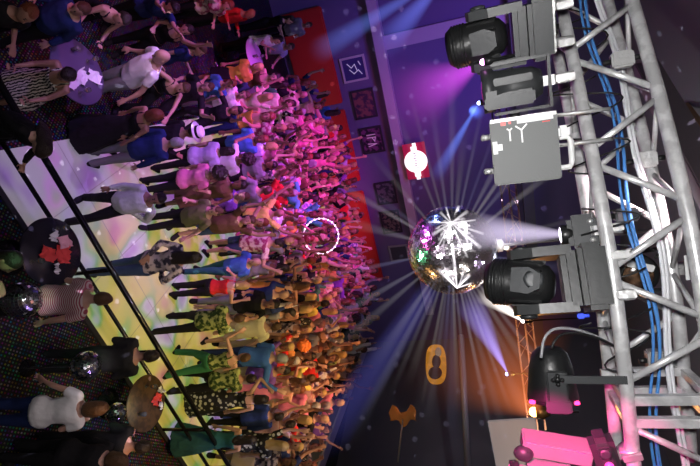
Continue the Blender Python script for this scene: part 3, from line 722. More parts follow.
def hand(mb, w, f, sd, bf):
    f = f.normalized(); s = Vector((sd, 0, 0)) if abs(f.x) < .8 else Vector((0, -1, 0)); s = (s - f * s.dot(f)).normalized(); nn = f.cross(s) * sd
    # s points away from the body; the thumb leaves towards -s side and front
    rings = []
    for t, wd, th in ((-.02, .024, .022), (.01, .03, .02), (.05, .041, .018), (.085, .043, .016), (.10, .038, .013)):
        c = w + f * t; rings.append([bf(c + s * (wd * math.cos(q * math.pi / 6)) + nn * (th * math.sin(q * math.pi / 6))) for q in range(12)])
    mb.loft(rings)
    for i, (o_, l_) in enumerate(((-.032, .066), (-.011, .078), (.011, .072), (.031, .056))):
        a = w + f * .09 + s * o_; d1 = (f + s * (o_ * 5) - nn * .12 * (1 + i * .2)).normalized(); b = a + d1 * l_ * .55; d2 = (d1 - nn * (.35 + .1 * i)).normalized()
        mb.tube([bf(a), bf(b), bf(b + d2 * l_ * .5)], [.0098, .0092, .0075], 8)
    a = w + f * .025 - s * .03; b = a - s * .03 + f * .035 - nn * .012
    mb.tube([bf(a), bf(b), bf(b + (f * .9 - s * .35).normalized() * .032)], [.013, .011, .009], 8)
HEADR = [(1.505, -.035, .028, .032), (1.52, -.034, .043, .052), (1.545, -.028, .056, .07), (1.575, -.02, .064, .083), (1.61, -.01, .07, .092), (1.645, -.002, .073, .096), (1.68, .002, .073, .096), (1.71, .005, .065, .086), (1.735, .006, .048, .064), (1.75, .006, .025, .034)]
FACEC = [Vector((s * .03, -.094, 1.642)) for s in (-1, 1)]
_cache = {}
def body_mesh(sp):
    if ('b', sp) in _cache: return _cache['b', sp]
    sex = sp[0]; bf = bendf(sp); hf = headf(sp); J = joints(sp); mb = MB(); k = 1 if sex == 'm' else .86
    torso(mb, bf, sex); idf = lambda p: Vector(p)
    mb.loft([[hf(p) for p in ering((0, cy, z), rx, ry)] for z, cy, rx, ry in HEADR])
    mb.loft([[hf(p) for p in ering((0, cy, z), rx, ry, 8)] for z, cy, rx, ry in ((1.592, -.098, .017, .02), (1.602, -.1, .016, .024), (1.63, -.092, .009, .018), (1.66, -.086, .007, .012))])   # nose
    for s in (-1, 1): mb.loft([[hf(p) for p in ering((s * .076, .008, z), .011, ry, 8)] for z, ry in ((1.59, .008), (1.605, .015), (1.64, .021), (1.658, .012))])
    for s in (-1, 1): mb.ball(hf((s * .03, -.078, 1.642)), .017, 8)
    mb.loft([[hf(p) for p in ering((0, -.092, z), .023, .014, 8)] for z in (1.557, 1.575)])
    for sd in (1, -1):
        limb(mb, bf, [J['s', sd] * 1.0 + Vector((-.05 * sd, 0, -.005)), J['s', sd], J['s', sd].lerp(J['e', sd], .35), J['e', sd], J['e', sd].lerp(J['w', sd], .3), J['w', sd]], [.05 * k, .054 * k, .049 * k, .038 * k, .038 * k, .024 * k], 10, 3)
        hand(mb, J['w', sd], J['f', sd], sd, bf)
        limb(mb, bf, [J['h', sd], J['h', sd].lerp(J['k', sd], .4), J['k', sd], J['k', sd].lerp(J['a', sd], .3) + Vector((0, .012, 0)), J['a', sd]], [.092, .082, .055, .054, .036], 12, 3)
        a = J['a', sd]; gz = a.z - .09
        mb.loft([[Vector((a.x + sd * .01 + rx * math.cos(q * math.pi / 5), a.y + yy, gz + .035 + hh + (rz) * math.sin(q * math.pi / 5))) for q in range(10)] for yy, rx, rz, hh in ((.055, .02, .02, 0), (.04, .034, .032, .005), (0, .038, .045, .015), (-.06, .042, .036, .004), (-.12, .046, .024, -.008), (-.165, .03, .014, -.015))])
    out = remesh(mb, 'person_body', .009, .18)
    eyes = [hf(c) for c in FACEC]; brow = [hf(c + Vector((0, .004, .026))) for c in FACEC]; mouth = hf((0, -.108, 1.566))
    for p in out.polygons:
        c = p.center
        if any((c - e).length < .0135 for e in eyes): p.material_index = 1
        elif any((c - e).length < .011 for e in brow): p.material_index = 1
        elif (c - mouth).length < .02 and abs((c - mouth).z) < .011: p.material_index = 2
    out.materials.append(None); out.materials.append(None); out.materials.append(None)
    _cache['b', sp] = out; return out
def top_mesh(sp, kind):
    key = ('t', sp, kind)
    if key in _cache: return _cache[key]
    sex = sp[0]; bf = bendf(sp); J = joints(sp); mb = MB(); k = 1 if sex == 'm' else .86
    belly = .05 if sex == 'm' and kind in ('tee', 'long') else .0
    strap = kind in ('tank', 'dress', 'gown')
    torso(mb, bf, sex, .019 if not strap else .013, .90 if not strap else .98, 1.455 if not strap else 1.35, belly=belly)
    if not strap: mb.loft([[bf(p) for p in ering((0, .002, z), rx, .13 if sex == 'm' else .125)] for z, rx in ((.86, .178), (.93, .19), (1.0, .172))])
    if strap:
        for s in (-1, 1): mb.tube([bf((s * .075, -.115, 1.32)), bf((s * .085, -.09, 1.42)), bf((s * .088, 0, 1.468)), bf((s * .085, .08, 1.42)), bf((s * .075, .118, 1.32))], .014, 8)
    for sd in (1, -1):
        s, e, w = J['s', sd], J['e', sd], J['w', sd]
        if kind == 'tee': limb(mb, bf, [s + Vector((-.06 * sd, 0, .0)), s, s.lerp(e, .62)], [.062 * k, .07 * k, .067 * k], 12)
        if kind == 'long': limb(mb, bf, [s + Vector((-.06 * sd, 0, .0)), s, s.lerp(e, .4), e, e.lerp(w, .4), w + (w - e) * -.03], [.062 * k, .069 * k, .062 * k, .053 * k, .05 * k, .036 * k], 12, 3)
    if kind in ('dress', 'gown'):
        b = .46 if kind == 'dress' else .08
        rr = []
        for i in range(9):
            t = i / 8; z = 1.06 + (b - 1.06) * t
            rx = .13 + (.16 if kind == 'dress' else .2) * t ** .8; n = 28
            rr.append([(rx * math.cos(q * 2 * math.pi / n) * (1 + .06 * t * math.sin(q * 2 * math.pi / n * 7)), (rx * .8) * math.sin(q * 2 * math.pi / n) * (1 + .06 * t * math.sin(q * 2 * math.pi / n * 7)), z) for q in range(n)])
        mb.loft([[Vector(p) for p in r_] for r_ in rr])
    out = remesh(mb, 'garment', .016, 1, 2, .012, len(kind)); out.materials.append(None); _cache[key] = out; return out
def bottom_mesh(sp, kind):
    key = ('p', sp[0], sp[3], sp[4], sp[7], kind)
    if key in _cache: return _cache[key]
    sex = sp[0]; bf = bendf(sp); J = joints(sp); mb = MB()
    torso(mb, bf, sex, .014, .84, .99)
    if kind == 'skirt':
        rr = []
        for i in range(7):
            t = i / 6; z = 1.0 - .45 * t; rx = .165 + .09 * t; n = 28
            rr.append([Vector((rx * math.cos(q * 2 * math.pi / n) * (1 + .05 * t * math.sin(q * 2 * math.pi / n * 8)), rx * .8 * math.sin(q * 2 * math.pi / n) * (1 + .05 * t * math.sin(q * 2 * math.pi / n * 8)), z)) for q in range(n)])
        mb.loft(rr)
    else:
        for sd in (1, -1):
            h, k_, a = J['h', sd], J['k', sd], J['a', sd]
            if kind == 'shorts': limb(mb, bf, [h, h.lerp(k_, .4), h.lerp(k_, .95)], [.105, .1, .09], 12)
            else: limb(mb, bf, [h, h.lerp(k_, .4), k_, k_.lerp(a, .4), a + Vector((0, .01, -.04))], [.105, .096, .073, .068, .062], 12, 3)
    out = remesh(mb, 'bottoms', .017, 1, 2, .008, 3); out.materials.append(None); _cache[key] = out; return out
def shoe_mesh(leg, sd):
    key = ('s', leg, sd)
    if key in _cache: return _cache[key]
    a = Vector(LEG[leg][0 if sd == 1 else 1][0]); gz = a.z - .09; mb = MB()
    mb.loft([[Vector((a.x + sd * .01 + rx * math.cos(q * math.pi / 6), a.y + yy, gz + max(.0, .04 + hh + rz * math.sin(q * math.pi / 6)))) for q in range(12)] for yy, rx, rz, hh in ((.072, .02, .025, 0), (.06, .038, .042, .008), (.01, .045, .06, .022), (-.06, .05, .045, .008), (-.13, .054, .034, -.004), (-.175, .045, .026, -.012), (-.195, .02, .014, -.02))])
    out = mb.mesh('shoe', []); out.materials.append(None); _cache[key] = out; return out
HAIRR = {
 'short': [(1.585, .045, .055, .05), (1.61, .034, .078, .073), (1.65, .027, .084, .084), (1.69, .016, .083, .093), (1.72, .008, .074, .092), (1.748, .006, .052, .066), (1.765, .006, .02, .03)],
 'long': [(1.30, .085, .05, .022), (1.36, .085, .085, .035), (1.45, .075, .092, .042), (1.53, .055, .092, .055), (1.60, .038, .088, .075), (1.65, .028, .087, .087), (1.69, .017, .086, .096), (1.72, .009, .077, .094), (1.75, .006, .054, .068), (1.77, .006, .02, .03)],
 'bob': [(1.50, .05, .07, .04), (1.53, .045, .092, .06), (1.60, .036, .094, .078), (1.65, .028, .09, .088), (1.69, .017, .088, .096), (1.72, .009, .08, .095), (1.755, .006, .056, .07), (1.775, .006, .02, .03)],
}
def hair_mesh(sp, kind):
    key = ('h', sp, kind)
    if key in _cache: return _cache[key]
    hf = headf(sp); mb = MB()
    if kind == 'afro':
        rnd = random.Random(3); mb.ball(hf((0, .03, 1.70)), .135, 16)
        for i in range(90):
            a = rnd.uniform(0, 6.28); z = rnd.uniform(-.45, 1); r_ = math.sqrt(1 - z * z); p = Vector((r_ * math.cos(a), r_ * math.sin(a), z))
            if p.y < -.72 and p.z < .3: continue
            mb.ball(hf(Vector((0, .03, 1.70)) + p * .135), .024, 6)
    elif kind == 'bun':
        mb.loft([[hf(p) for p in ering((0, cy, z), rx, ry)] for z, cy, rx, ry in HAIRR['short']]); mb.ball(hf((0, .12, 1.68)), .045, 10)
    else: mb.loft([[hf(p) for p in ering((0, cy, z), rx, ry)] for z, cy, rx, ry in HAIRR[kind]])
    out = remesh(mb, 'hair', .012, 1, 2, .011, 5); out.materials.append(None); _cache[key] = out; return out
def hat_mesh(sp):
    key = ('hat', sp)
    if key in _cache: return _cache[key]
    hf = headf(sp); mb = MB(); prof = [(.165, 1.70), (.17, 1.706), (.1, 1.71), (.098, 1.735), (.094, 1.80), (.06, 1.81), (.01, 1.795)]
    mb.loft([[hf((r_ * math.cos(q * math.pi / 14), .008 + r_ * 1.12 * math.sin(q * math.pi / 14), z)) for q in range(28)] for r_, z in prof])
    bd = MB(); bd.loft([[hf((r_ * math.cos(q * math.pi / 14), .008 + r_ * 1.12 * math.sin(q * math.pi / 14), z)) for q in range(28)] for r_, z in ((.1, 1.709), (.104, 1.714), (.102, 1.75), (.097, 1.754))])
    a = mb.mesh('hat', []); a.materials.append(None); b = bd.mesh('hat_band', []); b.materials.append(None)
    _cache[key] = (a, b); return _cache[key]

CL = {  # cloth colours: plain or patterned
 'white': dict(col=(.75, .75, .76)), 'black': dict(col=(.012, .012, .014)), 'grey': dict(col=(.22, .22, .24)), 'navy': dict(col=(.02, .035, .13)), 'blue': dict(col=(.06, .16, .5)),
 'turquoise': dict(col=(.08, .42, .48)), 'pink': dict(col=(.75, .22, .38)), 'red': dict(col=(.6, .03, .03)), 'orange': dict(col=(.75, .25, .05)), 'yellow': dict(col=(.75, .62, .15)), 'green': dict(col=(.05, .22, .1)),
 'olive': dict(col=(.14, .15, .06)), 'lavender': dict(col=(.5, .4, .68)), 'purple': dict(col=(.2, .08, .38)), 'beige': dict(col=(.55, .42, .3)), 'brown': dict(col=(.13, .07, .04)), 'denim': dict(col=(.05, .08, .17)), 'teal': dict(col=(.03, .13, .13)),
 'zebra-striped': dict(col=(.02, .02, .02), col2=(.6, .56, .5), pattern='zebra', pscale=9), 'finely striped': dict(col=(.62, .5, .5), col2=(.35, .08, .12), pattern='stripe', pscale=13),
 'floral': dict(col=(.06, .05, .08), col2=(.6, .5, .52), pattern='noise', pscale=11), 'green-patterned': dict(col=(.03, .06, .02), col2=(.35, .4, .15), pattern='noise', pscale=13), 'blotchy pink': dict(col=(.3, .05, .12), col2=(.7, .55, .5), pattern='noise', pscale=10),
 'ringed black': dict(col=(.5, .5, .4), col2=(.02, .02, .02), pattern='dots', pscale=12), 'lilac-patterned': dict(col=(.2, .15, .4), col2=(.65, .62, .75), pattern='noise', pscale=10), 'cream': dict(col=(.7, .62, .42)),
}
def cloth(n): return mat(n + ' cloth', rough=.85, bump=.25, bscale=25, spec=.2, **CL[n])
SKIN = [mat('fair skin', (.52, .30, .23), .5, spec=.4), mat('tanned skin', (.38, .2, .14), .5, spec=.4), mat('dark skin', (.2, .1, .06), .45, spec=.4)]
EYE = mat('dark eye', (.05, .03, .03), .3); LIP = mat('lips', (.45, .1, .1), .4)
HAIR = {'dark': mat('dark hair', (.02, .013, .01), .45, bump=.8, bscale=70), 'brown': mat('brown hair', (.09, .045, .02), .5, bump=.8, bscale=70), 'blonde': mat('blonde hair', (.5, .34, .13), .5, bump=.8, bscale=70), 'grey': mat('grey hair', (.38, .36, .35), .55, bump=.8, bscale=70), 'orange': mat('orange hair', (.75, .18, .03), .6, bump=.8, bscale=50), 'red-brown': mat('red-brown hair', (.2, .05, .02), .5, bump=.8, bscale=70)}
PEOPLE = []     # (position, short words, obj)
def child(name, me, m, root):
    o = bpy.data.objects.new(name, me); COL.objects.link(o); o.parent = root
    ms = m if isinstance(m, list) else [m]
    for i, q in enumerate(ms): o.material_slots[i].link = 'OBJECT'; o.material_slots[i].material = q
    return o
GN = {'tee': ('tee', 'short_sleeved_top'), 'long': ('shirt', 'long_sleeved_shirt'), 'tank': ('sleeveless top', 'sleeveless_top'), 'dress': ('short dress', 'dress'), 'gown': ('long dress', 'dress'), 'none': ('', '')}
def person(loc, rot, sp, top, topc, bot, botc, hair, hairc, skin, label=None, short=None, group='people dancing in the crowd', scale=1.0, hat=None, shoes=True):
    r = empty('person', loc, Matrix.Rotation(rot, 3, 'Z'), label, 'person', group); r.scale = (scale,) * 3
    child('body', body_mesh(sp), [SKIN[skin], EYE, LIP], r)
    child(GN[top][1], top_mesh(sp, top), cloth(topc), r)
    if top not in ('gown', 'dress'): child({'skirt': 'skirt', 'shorts': 'shorts'}.get(bot, 'trousers'), bottom_mesh(sp, bot), cloth(botc), r)
    if hair != 'bald': child('hair', hair_mesh(sp, hair), HAIR[hairc], r)
    if shoes:
        for sd in (1, -1): child('shoe', shoe_mesh(sp[3], sd), cloth('black'), r)
    if hat:
        a, b = hat_mesh(sp); h = child('hat', a, cloth(hat), r); child('hat_band', b, cloth('black'), h)
    PEOPLE.append((Vector(loc), short, r, topc, top)); return r
def onfloor(p):
    q = rotd.transposed() @ (Vector((p.x, p.y, 0)) - O0); return FZ if (q.y * .254 < q.x < 10.4 and 0 < q.y < 13) else 0.0
def headspot(px, sp, rot, scale):
    h = headf(sp)((0, -.01, 1.63)) * scale; h = Matrix.Rotation(rot, 3, 'Z') @ h
    z = FZ; p = atz(px[0], px[1], h.z + z); f = onfloor(p); p = atz(px[0], px[1], h.z + f)
    return Vector((p.x - h.x, p.y - h.y, f))
def P(px, rotdeg, sp, top, topc, bot, botc, hair, hairc, skin, label, group=None, scale=1.0, hat=None):
    rot = R(rotdeg) ; loc = headspot(px, sp, rot, scale)
    return person(loc, rot, sp, top, topc, bot, botc, hair, hairc, skin, label, None, group, scale, hat)
S = spec
# --- people that stand out, from the near (left) side on
P((66, 75), 18, S('f', 'reachdown', 'reachdown', 'stand', 24, 10, 15), 'dress', 'zebra-striped', 'x', 'x', 'long', 'dark', 1, 'woman in a zebra-striped dress leaning over beside the violet table')
P((27, 14), 80, S('f', 'hold', 'hold', 'stand', 12), 'tee', 'black', 'trousers', 'black', 'short', 'red-brown', 1, 'red-lit person in black at the top left corner of the photo')
P((80, 9), 20, S('m', 'down', 'hold', 'stand', 8, 0, 20), 'long', 'navy', 'trousers', 'black', 'short', 'brown', 0, 'person in a navy shirt beyond the violet table, near the top edge')
P((122, 19), 75, S('f', 'reachdown', 'reachdown', 'stand', 30), 'tank', 'black', 'trousers', 'black', 'short', 'dark', 0, 'woman in a black sleeveless top leaning with bare arms, behind the violet table')
P((161, 57), -15, S('m', 'side', 'side', 'stand', 14, 0, 25), 'tee', 'white', 'trousers', 'grey', 'bald', '', 0, 'bald man in a loose white tee with grey trousers', scale=1.14)
P((186, 30), 40, S('f', 'up', 'hold', 'stand', 10), 'tank', 'black', 'trousers', 'black', 'short', 'dark', 0, 'woman in black with one bare arm raised, just past the bald man in white')
P((172, 8), 60, S('f', 'reachup', 'reachup', 'stand', 20), 'tee', 'navy', 'trousers', 'black', 'bob', 'dark', 0, 'person in navy reaching with red-lit arms near the top edge')
P((228, 6), 70, S('f', 'hold', 'side', 'stand', 15), 'tee', 'blotchy pink', 'trousers', 'black', 'bob', 'red-brown', 0, 'red-lit woman in a blotchy pink frilled top at the top edge')
P((250, 14), 90, S('m', 'hold', 'hold', 'stand', 10), 'long', 'red', 'trousers', 'black', 'bald', '', 1, 'red-lit bald man in a red shirt near the top edge')
P((156, 116), 175, S('f', 'down', 'down', 'wide', -12), 'gown', 'black', 'x', 'x', 'bob', 'red-brown', 1, 'person in a long black gown seen from behind at the end of the lit floor')
P((183, 88), 50, S('f', 'reach', 'bentup', 'dance', 22), 'tank', 'black', 'trousers', 'black', 'short', 'brown', 0, 'woman in a black sleeveless top bending forward in red light')
P((207, 87), 20, S('m', 'bentup', 'hold', 'dance', 12), 'tee', 'black', 'trousers', 'black', 'short', 'brown', 0, 'man in a black tee with one bent arm, at the violet end of the crowd')
P((193, 133), 160, S('m', 'hold', 'hold', 'stand', 8), 'long', 'black', 'trousers', 'black', 'short', 'dark', 1, 'person wearing a white brimmed hat with a black band', hat='white')
P((176, 143), 178, S('m', 'down', 'down', 'stand', 4), 'long', 'navy', 'trousers', 'grey', 'short', 'grey', 0, 'grey-haired man in a dark navy shirt seen from behind beside the white hat')
P((41, 148), 70, S('f', 'reachdown', 'down', 'stand', 34, 0, 30), 'long', 'black', 'trousers', 'black', 'long', 'dark', 0, 'dark-haired person in black bowing their head beside the rail')
P((157, 199), 25, S('m', 'hip', 'down', 'step', 6, 0, 5), 'long', 'white', 'trousers', 'black', 'short', 'dark', 1, 'man in a white shirt striding with a hand on his hip on the lit floor')
P((193, 258), 165, S('f', 'back', 'hip', 'step', 0), 'long', 'floral', 'trousers', 'denim', 'long', 'dark', 1, 'woman in a pale floral blouse and dark jeans seen from behind', scale=1.1)
P((102, 299), 160, S('m', 'hold', 'down', 'stand', 14), 'tee', 'finely striped', 'trousers', 'black', 'short', 'brown', 0, 'man in a finely striped shirt with his back turned, by the rail')
P((97, 408), 175, S('f', 'side', 'hold', 'stand', 10), 'tee', 'white', 'trousers', 'navy', 'bob', 'brown', 0, 'woman in a loose white top and navy trousers on the dotted carpet')
P((150, 356), 170, S('m', 'hold', 'hold', 'stand', 16), 'long', 'black', 'trousers', 'black', 'short', 'dark', 1, 'person in a black jacket between the rail and the small mirror ball')
P((142, 447), 150, S('m', 'hold', 'down', 'stand', 10), 'long', 'black', 'trousers', 'black', 'short', 'dark', 1, 'person in a black coat at the bottom edge, just under the brown table')
P((118, 462), 120, S('f', 'hold', 'hold', 'stand', 12), 'long', 'black', 'trousers', 'black', 'bob', 'brown', 0, 'person in dark clothes nearest the bottom edge on the dotted carpet')
P((255, 262), -25, S('m', 'hold', 'side', 'step', 10, 0, 10), 'tee', 'blue', 'trousers', 'teal', 'bald', '', 0, 'bald man in a blue tee and teal trousers mid-stride')
P((243, 286), 150, S('f', 'hold', 'phone', 'stand', 6), 'tank', 'red', 'trousers', 'black', 'bob', 'blonde', 0, 'woman in a red sleeveless top and black trousers on the lit floor', scale=.95)
P((238, 318), 178, S('m', 'down', 'hold', 'step', 8), 'tee', 'green-patterned', 'trousers', 'black', 'short', 'brown', 0, 'man in a green-patterned shirt walking away on the yellow floor')
P((275, 326), -170, S('m', 'side', 'side', 'wide', 6), 'tee', 'cream', 'shorts', 'beige', 'short', 'brown', 0, 'broad man in a big cream tee in yellow light', scale=1.06)
P((244, 357), -160, S('f', 'bentup', 'hold', 'step', 10), 'tank', 'green-patterned', 'trousers', 'green', 'short', 'brown', 0, 'woman in green trousers stepping on the yellow floor', scale=.97)
P((250, 378), 180, S('f', 'hold', 'hold', 'step', 12), 'tee', 'green-patterned', 'trousers', 'black', 'short', 'dark', 1, 'person in a green-patterned top and black trousers crossing the yellow floor', scale=.97)
P((262, 399), 170, S('f', 'head', 'down', 'stand', 2), 'gown', 'ringed black', 'x', 'x', 'bob', 'dark', 0, 'woman in a long dark dotted dress with one hand to her head')
P((278, 416), -175, S('m', 'hold', 'down', 'stand', 4), 'long', 'navy', 'trousers', 'black', 'short', 'dark', 1, 'man in a long dark navy coat in blue light near the bottom edge')
P((250, 440), 160, S('f', 'down', 'hold', 'stand', 6), 'gown', 'teal', 'x', 'x', 'long', 'dark', 0, 'woman in a long teal dress at the blue-lit end of the floor', scale=.96)
P((305, 437), 10, S('m', 'hold', 'bentup', 'wide', 6), 'tee', 'red', 'trousers', 'black', 'short', 'brown', 0, 'man in a red tee with bent arms near the pale ledge')
P((327, 430), 20, S('f', 'upout', 'down', 'stand', 0), 'tee', 'purple', 'trousers', 'black', 'short', 'dark', 0, 'person in purple waving an arm over the pale ledge, nearest the corner')
P((244, 95), 10, S('m', 'hold', 'down', 'stand', 8), 'tee', 'white', 'trousers', 'grey', 'short', 'brown', 0, 'man in a bright white tee at the violet end of the crowd')
P((230, 84), 30, S('f', 'down', 'hold', 'stand', 8), 'tee', 'blue', 'trousers', 'denim', 'long', 'red-brown', 0, 'red-haired woman in a blue top beside the man in bright white')
P((236, 110), 5, S('f', 'reachup', 'bentup', 'dance', 0), 'tee', 'black', 'trousers', 'black', 'bob', 'dark', 1, 'woman in a black tee with both forearms raised at the violet end')
P((217, 174), 165, S('f', 'down', 'hold', 'stand', 0), 'tee', 'pink', 'trousers', 'black', 'afro', 'dark', 1, 'person with a big black afro and a pink top')
P((246, 160), 175, S('m', 'bentup', 'down', 'stand', 0), 'tee', 'white', 'trousers', 'grey', 'afro', 'dark', 1, 'person with a black afro in a white tee seen from behind')
P((228, 152), 170, S('f', 'down', 'down', 'stand', 5), 'tee', 'lavender', 'trousers', 'black', 'bob', 'dark', 0, 'person in a pale lavender tee seen from behind beside the black afros')
P((215, 211), -10, S('m', 'side', 'hold', 'stand', 12, 0, 10), 'tee', 'olive', 'trousers', 'black', 'short', 'brown', 0, 'man in an olive tee leaning forward behind the man in the white shirt')
P((243, 196), -20, S('m', 'hold', 'reach', 'stand', 10), 'tee', 'purple', 'trousers', 'black', 'short', 'brown', 0, 'man in a purple tee stretching one arm forward')
P((301, 345), 180, S('m', 'down', 'hold', 'stand', 0), 'tee', 'orange', 'trousers', 'brown', 'afro', 'orange', 0, 'person with a big fuzzy orange afro and orange top', scale=1.1)
P((318, 200), 0, S('m', 'up', 'bentup', 'dance', 0), 'tee', 'turquoise', 'trousers', 'denim', 'short', 'dark', 0, 'man in a turquoise tee with one arm straight up in the magenta crowd')
hooper = P((313, 240), 0, S('f', 'up', 'up', 'stand', 0), 'tank', 'pink', 'trousers', 'black', 'bob', 'blonde', 0, 'woman holding up the glowing white hoop with both hands')
P((278, 40), 80, S('f', 'hold', 'phone', 'stand', 10), 'tee', 'white', 'trousers', 'black', 'bob', 'dark', 0, 'person in a white top by the lavender table')
P((290, 47), 60, S('m', 'reachdown', 'hold', 'stand', 14), 'tee', 'lavender', 'trousers', 'black', 'short', 'brown', 0, 'person in a lavender tee reaching down by the lavender table')
P((308, 25), 30, S('m', 'hold', 'down', 'stand', 6), 'tee', 'grey', 'trousers', 'black', 'short', 'brown', 0, 'person in a grey tee standing in front of the farthest red wall panel')
P((290, 20), 100, S('f', 'hold', 'reach', 'stand', 6), 'tee', 'black', 'trousers', 'black', 'long', 'dark', 0, 'long-haired person in black behind the lavender table group')
P((10, 262), 90, S('f', 'hold', 'hold', 'stand', 6), 'long', 'black', 'trousers', 'black', 'long', 'dark', 1, 'person in black at the left edge beside the dark table')
P((200, 50), 100, S('f', 'hold', 'down', 'stand', 0), 'tee', 'navy', 'trousers', 'denim', 'long', 'brown', 0, 'person in navy with brown hair alone between the red-lit women and the crowd')
MANUAL = len(PEOPLE)

# --- the rest of the crowd: a jittered lattice over the dance floor, each with their own build, clothes and pose
def inpoly(x, y, poly):
    c = False; n = len(poly)
    for i in range(n):
        (x1, y1), (x2, y2) = poly[i], poly[(i + 1) % n]
        if (y1 > y) != (y2 > y) and x < (x2 - x1) * (y - y1) / (y2 - y1) + x1: c = not c
    return c
CROWD = [(208, 92), (262, 66), (318, 80), (347, 150), (362, 250), (376, 300), (362, 350), (347, 392), (326, 425), (300, 480), (268, 480), (268, 340), (262, 300), (262, 270), (228, 225), (205, 150)]
POSES = [
 ('m', 'up', 'up', 'stand', 0, 0, 0, 0), ('m', 'up', 'hold', 'dance', 4, 15, 0, 5), ('m', 'down', 'down', 'stand', 3, 0, 0, 0), ('m', 'hold', 'bentup', 'stand', 5, -20, 0, -4), ('m', 'upout', 'upout', 'wide', 0, 0, -8, 0),
 ('m', 'phone', 'phone', 'stand', 2, 0, 5, 0), ('m', 'clap', 'clap', 'stand', 0, 10, -5, 3), ('m', 'reachup', 'down', 'stand', 6, 0, 0, -5), ('m', 'hip', 'hold', 'wide', 2, 25, 0, 0),
 ('f', 'up', 'up', 'dance', 0, 0, -6, 4), ('f', 'bentup', 'bentup', 'stand', 4, 15, 0, 0), ('f', 'hold', 'down', 'stand', 2, -15, 0, -3), ('f', 'up', 'down', 'stand', 0, 0, 0, -6), ('f', 'clap', 'clap', 'dance', 3, 0, 0, 0),
 ('f', 'reach', 'hold', 'stand', 6, 20, 0, 4), ('f', 'head', 'head', 'dance', 0, 0, 0, 0), ('f', 'down', 'down', 'stand', 0, 10, 8, 0), ('f', 'reachup', 'upout', 'stand', 2, -10, 0, 5)]
POSEW = {'up|up': 'both arms up', 'up|hold': 'one arm up', 'down|down': 'arms down', 'hold|bentup': 'forearm raised', 'upout|upout': 'arms flung wide', 'phone|phone': 'hands held before the face', 'clap|clap': 'hands together overhead', 'reachup|down': 'reaching forward',
 'hip|hold': 'hand on hip', 'bentup|bentup': 'both elbows bent', 'hold|down': 'one hand forward', 'up|down': 'one arm up', 'reach|hold': 'reaching out', 'head|head': 'hands to the head', 'reachup|upout': 'both arms reaching up'}
TOPC = ['white', 'white', 'black', 'black', 'black', 'black', 'navy', 'brown', 'grey', 'grey', 'navy', 'blue', 'turquoise', 'pink', 'pink', 'red', 'orange', 'yellow', 'green', 'lavender', 'purple', 'beige', 'floral', 'ringed black', 'blotchy pink', 'lilac-patterned', 'cream', 'finely striped', 'green-patterned']
rnd = random.Random(11)
cnt = 0; ST = .63
hoopxy = Vector(hooper.location)
for i in range(-40, 60):
    for j in range(0, 40):
        p = O0 + d_ * ((i + .5 * (j % 2)) * ST + rnd.uniform(-.08, .08)) + n_ * (j * ST * .88 + rnd.uniform(-.1, .1))
        if (p - B0).dot(Vector((-(B1 - B0).y, (B1 - B0).x, 0)).normalized()) > -.35 and False: continue
        hx, hy, w = proj((p.x, p.y, 1.62))
        if not inpoly(hx, hy, CROWD) or w < 1: continue
        nb = Vector((-(B1 - B0).y, (B1 - B0).x, 0)).normalized()
        if nb.x < 0: nb = -nb
        if (p - B0).dot(nb) > -.38: continue
        if (Vector((p.x, p.y, 0)) - W0).dot(WN) < .65: continue
        if any((Vector((q[0].x, q[0].y, 0)) - Vector((p.x, p.y, 0))).length < .44 for q in PEOPLE[:MANUAL]): continue
        if p.y > 12.6 and rnd.random() < .12: continue
        sp = rnd.choices(POSES, [1, 1, 3, 2.5, .7, 2, .8, 1, 1.6, .9, 1.6, 3, 1, .8, 1.6, .8, 2.6, .8])[0]; face = rnd.random()
        front = face < .62
        rot = (rnd.gauss(0, 25) if front else 180 + rnd.gauss(0, 30)) + math.degrees(math.atan2(p.x, p.y)) * -1
        sex = sp[0]; top = rnd.choice(['tee', 'tee', 'long', 'tee'] if sex == 'm' else ['tee', 'tank', 'tank', 'dress', 'tee'])
        topc = rnd.choice(TOPC); hair = rnd.choice(['short', 'short', 'short', 'short', 'bald', 'afro' if rnd.random() < .15 else 'short'] if sex == 'm' else ['long', 'bob', 'bun', 'long'])
        hc = rnd.choice(['dark', 'dark', 'brown', 'blonde', 'grey' if sex == 'm' else 'blonde', 'red-brown'])
        loc = Vector((p.x, p.y, onfloor(p)))
        person(loc, R(rot), sp, top, topc, rnd.choice(['trousers', 'trousers', 'shorts'] if sex == 'm' else ['trousers', 'skirt']), rnd.choice(['black', 'denim', 'navy', 'grey', 'beige']), hair, hc, rnd.choice([0, 0, 0, 1, 1, 2]),
               None, None, None, rnd.uniform(1.02, 1.15), None, shoes=False if w > 10.5 else True)
        PEOPLE[-1] = (loc, (sp, top, topc, hair, hc, front), PEOPLE[-1][2], topc, top); cnt += 1
print('crowd', cnt, 'bodies', len([k for k in _cache if k[0] == 'b']))
